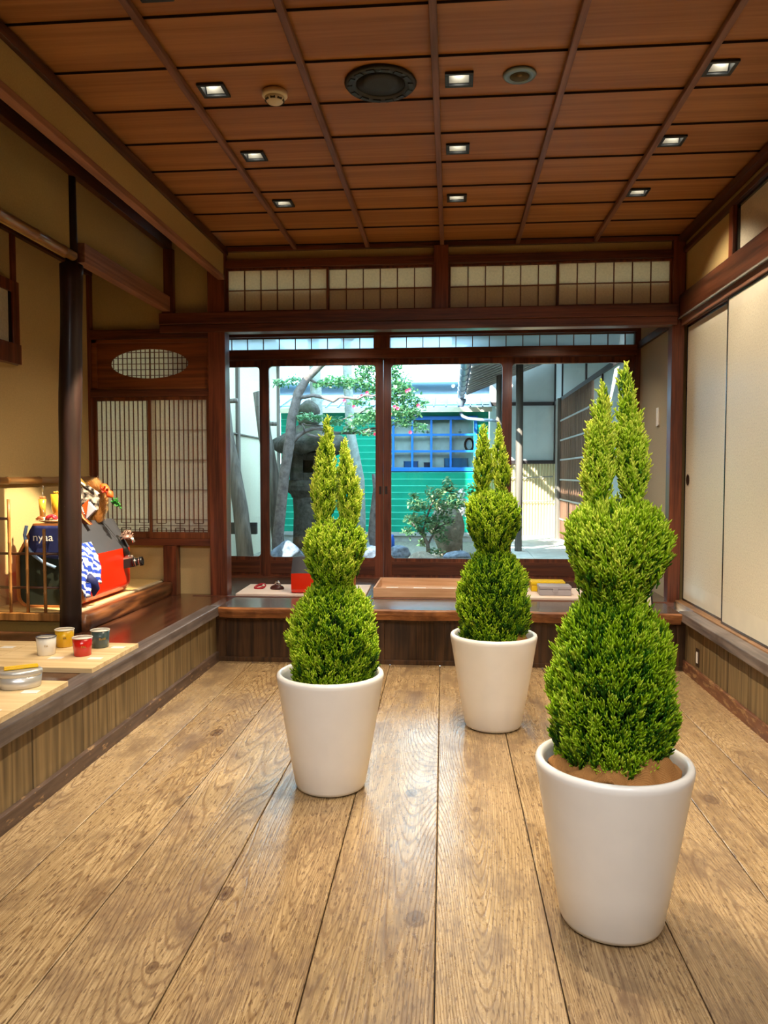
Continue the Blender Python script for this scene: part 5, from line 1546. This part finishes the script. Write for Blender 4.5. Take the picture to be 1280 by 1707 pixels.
for i in range(n):
    for k in range(m_): fs.append((i * (m_ + 1) + k, i * (m_ + 1) + k + 1, (i + 1) * (m_ + 1) + k + 1, (i + 1) * (m_ + 1) + k))
g.add(vs, fs, True); cl_ = g.build('cloth_front', NVY, t); md = cl_.modifiers.new('t', 'SOLIDIFY'); md.thickness = .003; md.offset = -1
text_mesh('nyaa', .075, WHT, 'lettering', cl_, lambda u, v, w_: (-.105 + u * 1.1, -.026 - w_, .462 + v))
g = MB(); g.tube([(-.150, -.016, .565), (-.165, -.018, .50), (-.15, -.018, .42), (-.10, -.018, .36), (-.03, -.018, .31), (.05, -.018, .28)], .012, 8)
g.build('cloth_piping', plain('pale_blue_piping', S(120, 150, 190), .6), t)

def px3(x, y, Y): return Vector(px_(x, y, Y))
def px_(x, y, Y):
    R = Vector((math.cos(yaw), math.sin(yaw), 0)); F_ = Vector((-math.sin(yaw) * math.cos(pit), math.cos(yaw) * math.cos(pit), -math.sin(pit))); U = R.cross(F_)
    d = F_ + R * ((x - 640) / FPX) + U * ((853.5 - y) / FPX)
    return d * (Y / d.y) + Vector((0, 0, 1.5))
# striped cloth hanging over the bag's side
a = N('blue_white_stripes'); v = a.coord((1, 1, 1), rot=(0.6, 0, 0)); wv = a.n('ShaderNodeTexWave', wave_type='BANDS', bands_direction='Z'); a.l(v, wv.inputs['Vector']); wv.inputs['Scale'].default_value = 6; wv.inputs['Distortion'].default_value = 7; wv.inputs['Detail Scale'].default_value = 2
a.base(a.ramp(wv.outputs['Fac'], [(0.46, S(24, 60, 170)), (0.54, S(232, 236, 244))])); a.set(.8)
g = MB(); n = 14; m_ = 16; vs = []; fs = []
for i in range(n + 1):
    for k in range(m_ + 1):
        yy = 4.98 + .26 * i / n - .03 * (k / m_); v_ = k / m_; z = 1.02 - .27 * v_ - .10 * (1 - i / n) * v_
        x = -2.502 + .010 + .014 * (1 + math.sin(i * 1.5 + k * .5)) * (0.4 + v_)
        if z > .933: x = -2.51 + .012 - (z - .933) * .57 + .004 * math.sin(i * 2)
        vs.append((x, yy + .012 * math.sin(k * .9) * v_, z + .02 * math.sin(i * 1.3) * v_))
for i in range(n):
    for k in range(m_): fs.append((i * (m_ + 1) + k, i * (m_ + 1) + k + 1, (i + 1) * (m_ + 1) + k + 1, (i + 1) * (m_ + 1) + k))
g.add(vs, fs, True); o = g.build('striped_cloth', a.m); md = o.modifiers.new('t', 'SOLIDIFY'); md.thickness = .003; tag(o, 'crumpled blue and white striped cloth hanging on the red bag', 'cloth')
o = MB().tube([(-2.475, 5.04, .80), (-2.468, 5.09, .75), (-2.46, 5.12, .70), (-2.465, 5.10, .655)], [.03, .04, .03, .006], 8).build('navy_cloth', NVY); tag(o, 'dark navy cloth tip below the striped cloth', 'cloth')

# plate with food models
ZT = BZ + .575 + .006
t = thing('serving_plate', 'oval cream plate on top of the bag, left of the black pole', 'plate', (-2.73, 5.13, ZT))
MB().lathe([(0, 0), (.09, 0), (.10, .003), (.15, .014), (.155, .018), (.152, .020), (.10, .009), (0, .007)], 48, sy=.62).build('dish', plain('cream_china', S(244, 226, 182), .25, coat=.3, var=.01), t)
CLR = plain('clear_foot', S(214, 206, 190), .1, coat=.5)
def parfait(x, y, r, h, c1, c2, label):
    t = thing('parfait_glass', label, 'food model', (x, y, ZT + .010))
    MB().lathe([(0, 0), (r * .9, 0), (r * .62, .012), (r * .7, .028), (0, .028)], 24).build('foot', CLR, t)
    MB().lathe([(0, .028), (r * .7, .028), (r, h - .012), (0, h - .008)], 24).build('filling', plain('filling_%d' % int(r * 1000), c1, .12, coat=.6), t)
    g = MB()
    for k in range(9):
        a_ = k * 2.4; q = r * .55 * math.sqrt(k / 9)
        g.lathe([(0, -.008), (.007, -.005), (.009, 0), (.006, .006), (0, .008)], 8, (q * math.cos(a_), q * math.sin(a_), h + .0))
    g.build('topping', plain('topping_%d' % int(r * 1000), c2, .5), t)
parfait(-2.832, 5.12, .026, .165, S(222, 160, 60), S(230, 110, 60), 'tall slim food-model parfait, leftmost on the plate')
parfait(-2.735, 5.14, .044, .20, S(226, 176, 50), S(196, 150, 40), 'wide yellow food-model parfait with banana slices, beside the pole')
def spoon(p0, p1, label, s=1.0):
    d = (Vector(p1) - Vector(p0)); t = thing('spoon', label, 'spoon', p0); t.rotation_euler = d.to_track_quat('Z', 'X').to_euler()
    L = d.length; SIL = plain('spoon_silver', S(210, 206, 196), .15, metal=.9)
    MB().tube([(0, 0, 0), (0, 0, L * .7)], .0022, 6).build('handle', SIL, t)
    MB().lathe([(0, -.026), (.012, -.014), (.015, 0), (.012, .016), (0, .026)], 14, (0, 0, L * .7 + .024), sy=.35).build('bowl', SIL, t)
spoon((-2.832, 5.12, ZT + .10), (-2.815, 5.10, ZT + .26), 'spoon standing in the slim parfait')
spoon((-2.80, 5.06, ZT + .10), (-2.770, 5.07, ZT + .012), 'small spoon leaning between the two parfaits')
t_ = MB().tube([(.032 * math.cos(k * PI / 8) , .020 * math.sin(k * PI / 4), .012 + .022 * math.sin(k * PI / 8) ** 2) for k in range(17)], .0095, 8).build('pretzel', plain('red_candy', S(214, 34, 52), .25, coat=.4), loc=(-2.735, 5.06, ZT + .018)); tag(t_, 'shiny red twisted biscuit on the plate by the pole', 'food model')
o = MB().tube([(0.0, 0, 0), (.018, .004, .012), (.036, .002, .010), (.05, 0, 0)], [.008, .012, .012, .006], 8).build('biscuit', plain('brown_biscuit', S(150, 84, 44), .6, var=.2), loc=(-2.868, 5.10, ZT + .022)); tag(o, 'brown biscuit lying at the left end of the plate', 'food model')

# things behind the pole's right side
FURM = foliage_mat('ginger_fur', [(0, S(170, 104, 44)), (.5, S(222, 168, 92)), (1, S(250, 226, 176))], .2, .7)
def fur(path, rad, n, L, name, parent):
    P_ = np.array([list(p) for p in path]); k = rng.random(n) * (len(P_) - 1); i = k.astype(int); f = (k - i)[:, None]
    c = P_[i] * (1 - f) + P_[np.minimum(i + 1, len(P_) - 1)] * f
    ax = P_[np.minimum(i + 1, len(P_) - 1)] - P_[i]; ax /= np.linalg.norm(ax, axis=1, keepdims=True)
    d = rng.normal(0, 1, (n, 3)); d -= ax * (d * ax).sum(1, keepdims=True); d /= np.linalg.norm(d, axis=1, keepdims=True)
    rr = np.interp(k, np.arange(len(P_)), rad)[:, None]
    root = c + d * rr * .5; tip = root + d * L * .75 * rng.uniform(.6, 1.2, (n, 1)) + ax * L * .7 + rng.normal(0, .004, (n, 3)); s = np.cross(d, ax) * .0022
    V = np.stack([root - s, root + s, tip], 1).reshape(-1, 3); F = np.arange(3 * n).reshape(-1, 3)
    np_mesh(name, V, F, FURM, np.clip(np.repeat(rng.uniform(.2, .8, n), 3) + np.tile([-.2, -.2, .2], n), 0, 1), parent, False)
t = thing('fur_tail', 'ginger fur tail standing up from the bag opening', 'fur tail', (0, 0, 0))
tp = [px3(160, 872, 5.55), px3(165, 850, 5.55), px3(166, 832, 5.55), px3(162, 818, 5.55), px3(157, 808, 5.55)]
MB().tube(tp, [.020, .026, .026, .020, .008], 12).build('core', plain('fur_core', S(200, 146, 78), .9, var=.1), t)
fur(tp, [.04, .05, .05, .04, .02], 5200, .062, 'fur', t)
t = thing('carrot', 'orange knotted cloth carrot with green leaves beside the fur tail', 'toy carrot', (0, 0, 0))
ORG = plain('orange_cloth', S(232, 84, 24), .6, var=.15)
q0, q1, q2, q3 = px3(169, 808, 5.50), px3(177, 816, 5.48), px3(183, 824, 5.48), px3(188, 829, 5.48)
MB().tube([q0, q0 + (q1 - q0) * .5, q1, q1 + (q2 - q1) * .5, q2, q3], [.012, .030, .026, .020, .030, .008], 12).build('body', ORG, t)
g = MB()
for k in range(5):
    a_ = k * 1.3; c = q1 + Vector((.02 * math.cos(a_), -.025, .02 * math.sin(a_))); g.tube([c, c + Vector((.012 * math.cos(a_ + 1), -.006, .012 * math.sin(a_ + 1)))], [.010, .004], 7)
g.build('knot', plain('dark_orange_cloth', S(168, 40, 20), .6), t)
cl = []; c = px3(192, 836, 5.48); cl.append((*c, .018, .015, .02)); c = px3(198, 843, 5.48); cl.append((*c, .012, .012, .014))
leaves(cl, 160, .02, 'leaf_tuft', foliage_mat('toy_leaf', [(0, S(20, 90, 30)), (1, S(60, 150, 50))], .2), t)
MB().tube([q3, px3(197, 842, 5.48)], .004, 6).build('leaf_stem', plain('leaf_stem_green', S(40, 110, 40), .6), t)
t = thing('pouch', 'folded black and silver pouch with a photo print beside the pole', 'pouch', (0, 0, 0))
a = N('silver_print'); nz = a.noise(a.coord((1, 1, 1)), 26, 4); a.base(a.ramp(nz, [(0.42, S(28, 26, 26)), (0.5, S(120, 112, 108)), (0.62, S(224, 214, 200))])); a.set(.3, .2)
A_, B_, C_, D_ = px3(126, 800, 5.40), px3(158, 823, 5.44), px3(155, 850, 5.44), px3(126, 872, 5.40)
off = Vector((0.02, .05, 0))
MB().add([A_, B_, C_, D_, A_ + off, B_ + off, C_ + off, D_ + off], BF0).build('body', a.m, t, .003) if 'BF0' in globals() else MB().add([A_, B_, C_, D_, A_ + off, B_ + off, C_ + off, D_ + off], [(0, 1, 2, 3), (4, 7, 6, 5), (0, 4, 5, 1), (1, 5, 6, 2), (2, 6, 7, 3), (3, 7, 4, 0)]).build('body', a.m, t, .003)
MB().tube([A_ + Vector((0, -.004, 0)), B_ + Vector((0, -.004, 0))], .004, 6).build('zip_edge', SPK, t)
t = thing('toy_boat', 'brown boat-like slice with a row of white beads, leaning by the pole', 'toy', (0, 0, 0))
p0, p1, p2 = px3(128, 840, 5.30), px3(139, 864, 5.30), px3(151, 875, 5.30)
MB().add([p0, p1, p2, px3(126, 872, 5.30)] + [v + Vector((.0, .04, 0)) for v in (p0, p1, p2, px3(126, 872, 5.30))], [(0, 1, 2, 3), (4, 7, 6, 5), (0, 4, 5, 1), (1, 5, 6, 2), (2, 6, 7, 3), (3, 7, 4, 0)]).build('hull', plain('brown_resin', S(110, 52, 26), .4), t, .002)
MB().tube([p0 + Vector((0, -.005, 0)), p1 + Vector((0, -.005, 0)), p2 + Vector((0, -.005, 0))], .006, 8).build('edge', plain('tan_resin', S(220, 140, 80), .4), t)
for k in range(6):
    c = px3(134 + k * 1.2, 842 + k * 2.8, 5.27); MB().lathe([(0, -.006), (.006, 0), (0, .006)], 8, c).build('bead', WHT, t)
MB().add([px3(137, 842, 5.34), px3(148, 832, 5.34), px3(143, 860, 5.34), px3(137, 842, 5.37), px3(148, 832, 5.37), px3(143, 860, 5.37)], [(0, 1, 2), (3, 5, 4), (0, 3, 4, 1), (1, 4, 5, 2), (2, 5, 3, 0)]).build('orange_wedge', ORG, t)
t = thing('sheer_triangle', 'translucent pale lilac triangular piece in front of the fur tail', 'ornament', (0, 0, 0))
SHR = plain('sheer_lilac', S(196, 190, 210), .4)
A_, B_, C_ = px3(147, 836, 5.38), px3(159, 850, 5.38), px3(143, 866, 5.38)
MB().add([A_, B_, C_, A_ + Vector((0, .03, 0)), B_ + Vector((0, .03, 0)), C_ + Vector((0, .03, 0))], [(0, 1, 2), (3, 5, 4), (0, 3, 4, 1), (1, 4, 5, 2), (2, 5, 3, 0)]).build('body', SHR, t, .002)
t = thing('gold_tower', 'small gold tower ornament with a star-like roof, showing beside the pole', 'ornament', px_(128, 872, 5.45))
GLD = plain('gold_leaf', S(230, 190, 100), .25, metal=.8)
zz0 = t.location.z; H = px_(128, 770, 5.45).z - zz0
MB().lathe([(0, 0), (.05, 0), (.05, .02), (.035, .03), (.035, H * .30), (0, H * .30)], 8).build('base', GLD, t)
g = MB()
for s in (-1, 1):
    g.box(s * .05 - .006, s * .05 + .006, -.01, .01, H * .28, H * .60)
g.box(-.05, .05, -.008, .008, H * .4, H * .43); g.build('frame', GLD, t)
MB().lathe([(.0, H * .60), (.095, H * .60), (.07, H * .66), (.03, H * .76), (0, H * .80)], 5).build('roof', GLD, t)
g = MB()
for k in range(4): g.lathe([(0, 0), (.020 - .003 * k, .006), (0, .014)], 8, (0, 0, H * (.80 + .05 * k)))
g.tube([(0, 0, H * .78), (0, 0, H)], .004, 6); g.build('finial', GLD, t)

# camera and tinsel ornament hanging at the far corner of the bag
t = thing('film_camera', 'black and silver film camera hanging on the right side of the big bag', 'camera', px_(214, 936, 5.72))
t.rotation_euler = (0, -.15, .15)
MB().box(-.055, .045, -.02, .02, -.048, .022).build('body', plain('camera_black', S(22, 22, 24), .4), t, .006)
CHR = plain('chrome', S(206, 202, 196), .15, metal=.9)
MB().box(-.055, .045, -.022, .022, .022, .036).prism([(-.02, .036), (.02, .036), (.012, .054), (-.012, .054)], 'Y', -.018, .018).build('top_plate', CHR, t, .003)
g = MB()
for x in (-.042, .032): g.lathe([(0, .036), (.010, .036), (.010, .046), (0, .046)], 16, (x, 0, 0))
g.build('dial', CHR, t)
M = Matrix.Rotation(PI / 2, 4, 'Y')
ln = MB().lathe([(0, .03), (.034, .03), (.034, .055), (.029, .058), (.029, .085), (.035, .088), (.035, .11), (.030, .11), (.028, .10), (0, .098)], 28, (0, -.004, -.012), M=M)
ln.build('lens', plain('lens_black', S(30, 30, 32), .25, metal=.4), t)
g = MB()
for x in (.057, .087): g.lathe([(.0335, x - .002), (.036, x - .002), (.036, x + .002), (.0335, x + .002)], 28, (0, -.004, -.012), M=M, close=True)
g.build('lens_ring', CHR, t)
MB().tube([(0, 0, .05), (-.015, 0, .11), (-.03, .0, .17), (-.06, .0, .21)], [.026, .030, .028, .012], 8).build('case_strap', plain('case_black', S(20, 19, 20), .5), t)
t = thing('tinsel_ornament', 'crumpled silver and copper tinsel ornament above the film camera', 'ornament', px_(212, 893, 5.70))
g = MB(); r_ = random.Random(2)
for k in range(46):
    a_, b_ = r_.uniform(0, 2 * PI), r_.uniform(-.6, 1.3); c = Vector((math.cos(a_) * math.cos(b_) * .04, math.sin(a_) * math.cos(b_) * .03, math.sin(b_) * .034))
    d = Vector((r_.uniform(-1, 1), r_.uniform(-1, 1), r_.uniform(-1, 1))) * .018
    g.tube([c - d, c + d * .2 + Vector((0, 0, .006)), c + d], .003, 5)
g.build('tinsel', plain('tinsel', S(224, 190, 176), .2, metal=.85), t)
MB().lathe([(0, -.028), (.038, -.022), (.042, -.006), (.03, .008), (0, .015)], 16).build('core', plain('tinsel_core', S(150, 120, 110), .4, metal=.5), t)
MB().tube([(.035, 0, -.005), (.045, 0, -.03), (.052, 0, -.05)], [.010, .012, .014], 8).build('ribbon_end', CHR, t)

# ------------------------------------------------------------------ goods on the back platform
ZB = 0.4585
PINK = plain('pale_pink_board', S(226, 208, 196), .6, var=.01)
o = MB().add([(-1.84, 6.425, ZB), (-.72, 6.425, ZB), (-.735, 7.05, ZB), (-1.86, 7.0, ZB), (-1.84, 6.425, ZB + .018), (-.72, 6.425, ZB + .018), (-.735, 7.05, ZB + .018), (-1.86, 7.0, ZB + .018)], [(0, 3, 2, 1), (4, 5, 6, 7), (0, 1, 5, 4), (1, 2, 6, 5), (2, 3, 7, 6), (3, 0, 4, 7)]).build('display_board', PINK, bevel=.002); tag(o, 'pale board with small goods on the back platform, left of the tray', 'display board')
o = slab('display_board', (.60, 1.36, 6.425, 7.0, ZB, ZB + .018), 'pale board under the yellow and grey boxes on the back platform', PINK)
ZB2 = ZB + .0185
t = thing('key_ring', 'small red and white looped trinket on the pale board', 'trinket', (-1.70, 6.72, ZB2 + .018))
MB().tube([(.045 * math.cos(k * PI / 8), .02 * math.sin(k * PI / 8), .018 * math.sin(k * PI / 8 + .6)) for k in range(17)], .012, 8).build('loop', plain('dark_red_cord', S(160, 24, 40), .4), t)
MB().lathe([(0, -.012), (.014, 0), (0, .012)], 10, (.035, -.015, .015)).build('bead', WHT, t)
t = thing('coin_purse', 'small dark brown purse with a silver top on the pale board', 'purse', (-1.54, 6.70, ZB2))
MB().lathe([(0, 0), (.060, 0), (.064, .012), (.052, .030), (.02, .042), (0, .044)], 28, sy=.5).build('body', plain('brown_leather', S(62, 24, 18), .35, coat=.2), t)
MB().tube([(-.018, 0, .042), (-.01, 0, .062), (.01, 0, .066), (.022, 0, .05), (.03, -.008, .04)], .009, 8).build('clasp', CHR, t)
t = bag('display_bag', 'smaller red and dark grey bag-shaped box behind the left conifer', (-.845, 6.60, ZB2), PI / 2, .135, .52, .175, .31, .06, .045)
# tray
t = thing('wooden_tray', 'shallow pale wooden tray between the left and middle conifers', 'tray', (-.655, 6.46, ZB))
TW, TD, TH = 1.18, .66, .078; g = MB()
g.box(0, TW, 0, .016, 0, TH).box(0, TW, TD - .016, TD, 0, TH).box(0, .016, .016, TD - .016, 0, TH).box(TW - .016, TW, .016, TD - .016, 0, TH)
g.build('rim', wood('tray_wood', S(196, 150, 112), S(220, 180, 144), 'X', rough=.6), t, .002)
MB().box(.016, TW - .016, .016, TD - .016, 0, .012).build('base', wood('tray_base_wood', S(206, 164, 128), S(226, 190, 156), 'X', rough=.6), t)
for i, (x, lab) in enumerate(((-.53, 'left'), (-.28, 'middle'), (-.02, 'right'))):
    card(x, 6.92, ZB + .0125, 0, '%s white card lying inside the wooden tray' % lab, .11, .07)
def hbox(name, loc, sx, sy, h, c, label):
    t = thing(name, label, 'box', loc)
    m = plain(name + '_plastic', c, .35, var=.01)
    MB().box(0, sx, 0, sy, 0, h * .62).build('base', m, t, .006)
    MB().box(-.004, sx + .004, -.004, sy + .004, h * .62, h).build('lid', m, t, .008)
    MB().box(sx * .5 - .02, sx * .5 + .02, -.010, -.003, h * .38, h * .74).build('latch', m, t, .002)
hbox('yellow_box', (.70, 6.76, ZB2), .29, .16, .088, S(232, 196, 20), 'yellow lidded box behind the grey one')
hbox('grey_box', (.745, 6.54, ZB2), .265, .16, .082, S(168, 164, 172), 'grey lidded box with a latch in front of the yellow one')
t = thing('picture_stand', 'small black framed card standing by the right post', 'frame', (1.50, 6.12, .4585))
t.rotation_euler = (math.radians(-12), 0, .25)
MB().box(-.085, .085, 0, .012, 0, .014).box(-.085, .085, 0, .012, .186, .20).box(-.085, -.071, 0, .012, .014, .186).box(.071, .085, 0, .012, .014, .186).build('frame', SPK, t, .001)
MB().box(-.071, .071, .003, .010, .014, .186).build('card', plain('cream_card', S(228, 222, 200), .6), t)
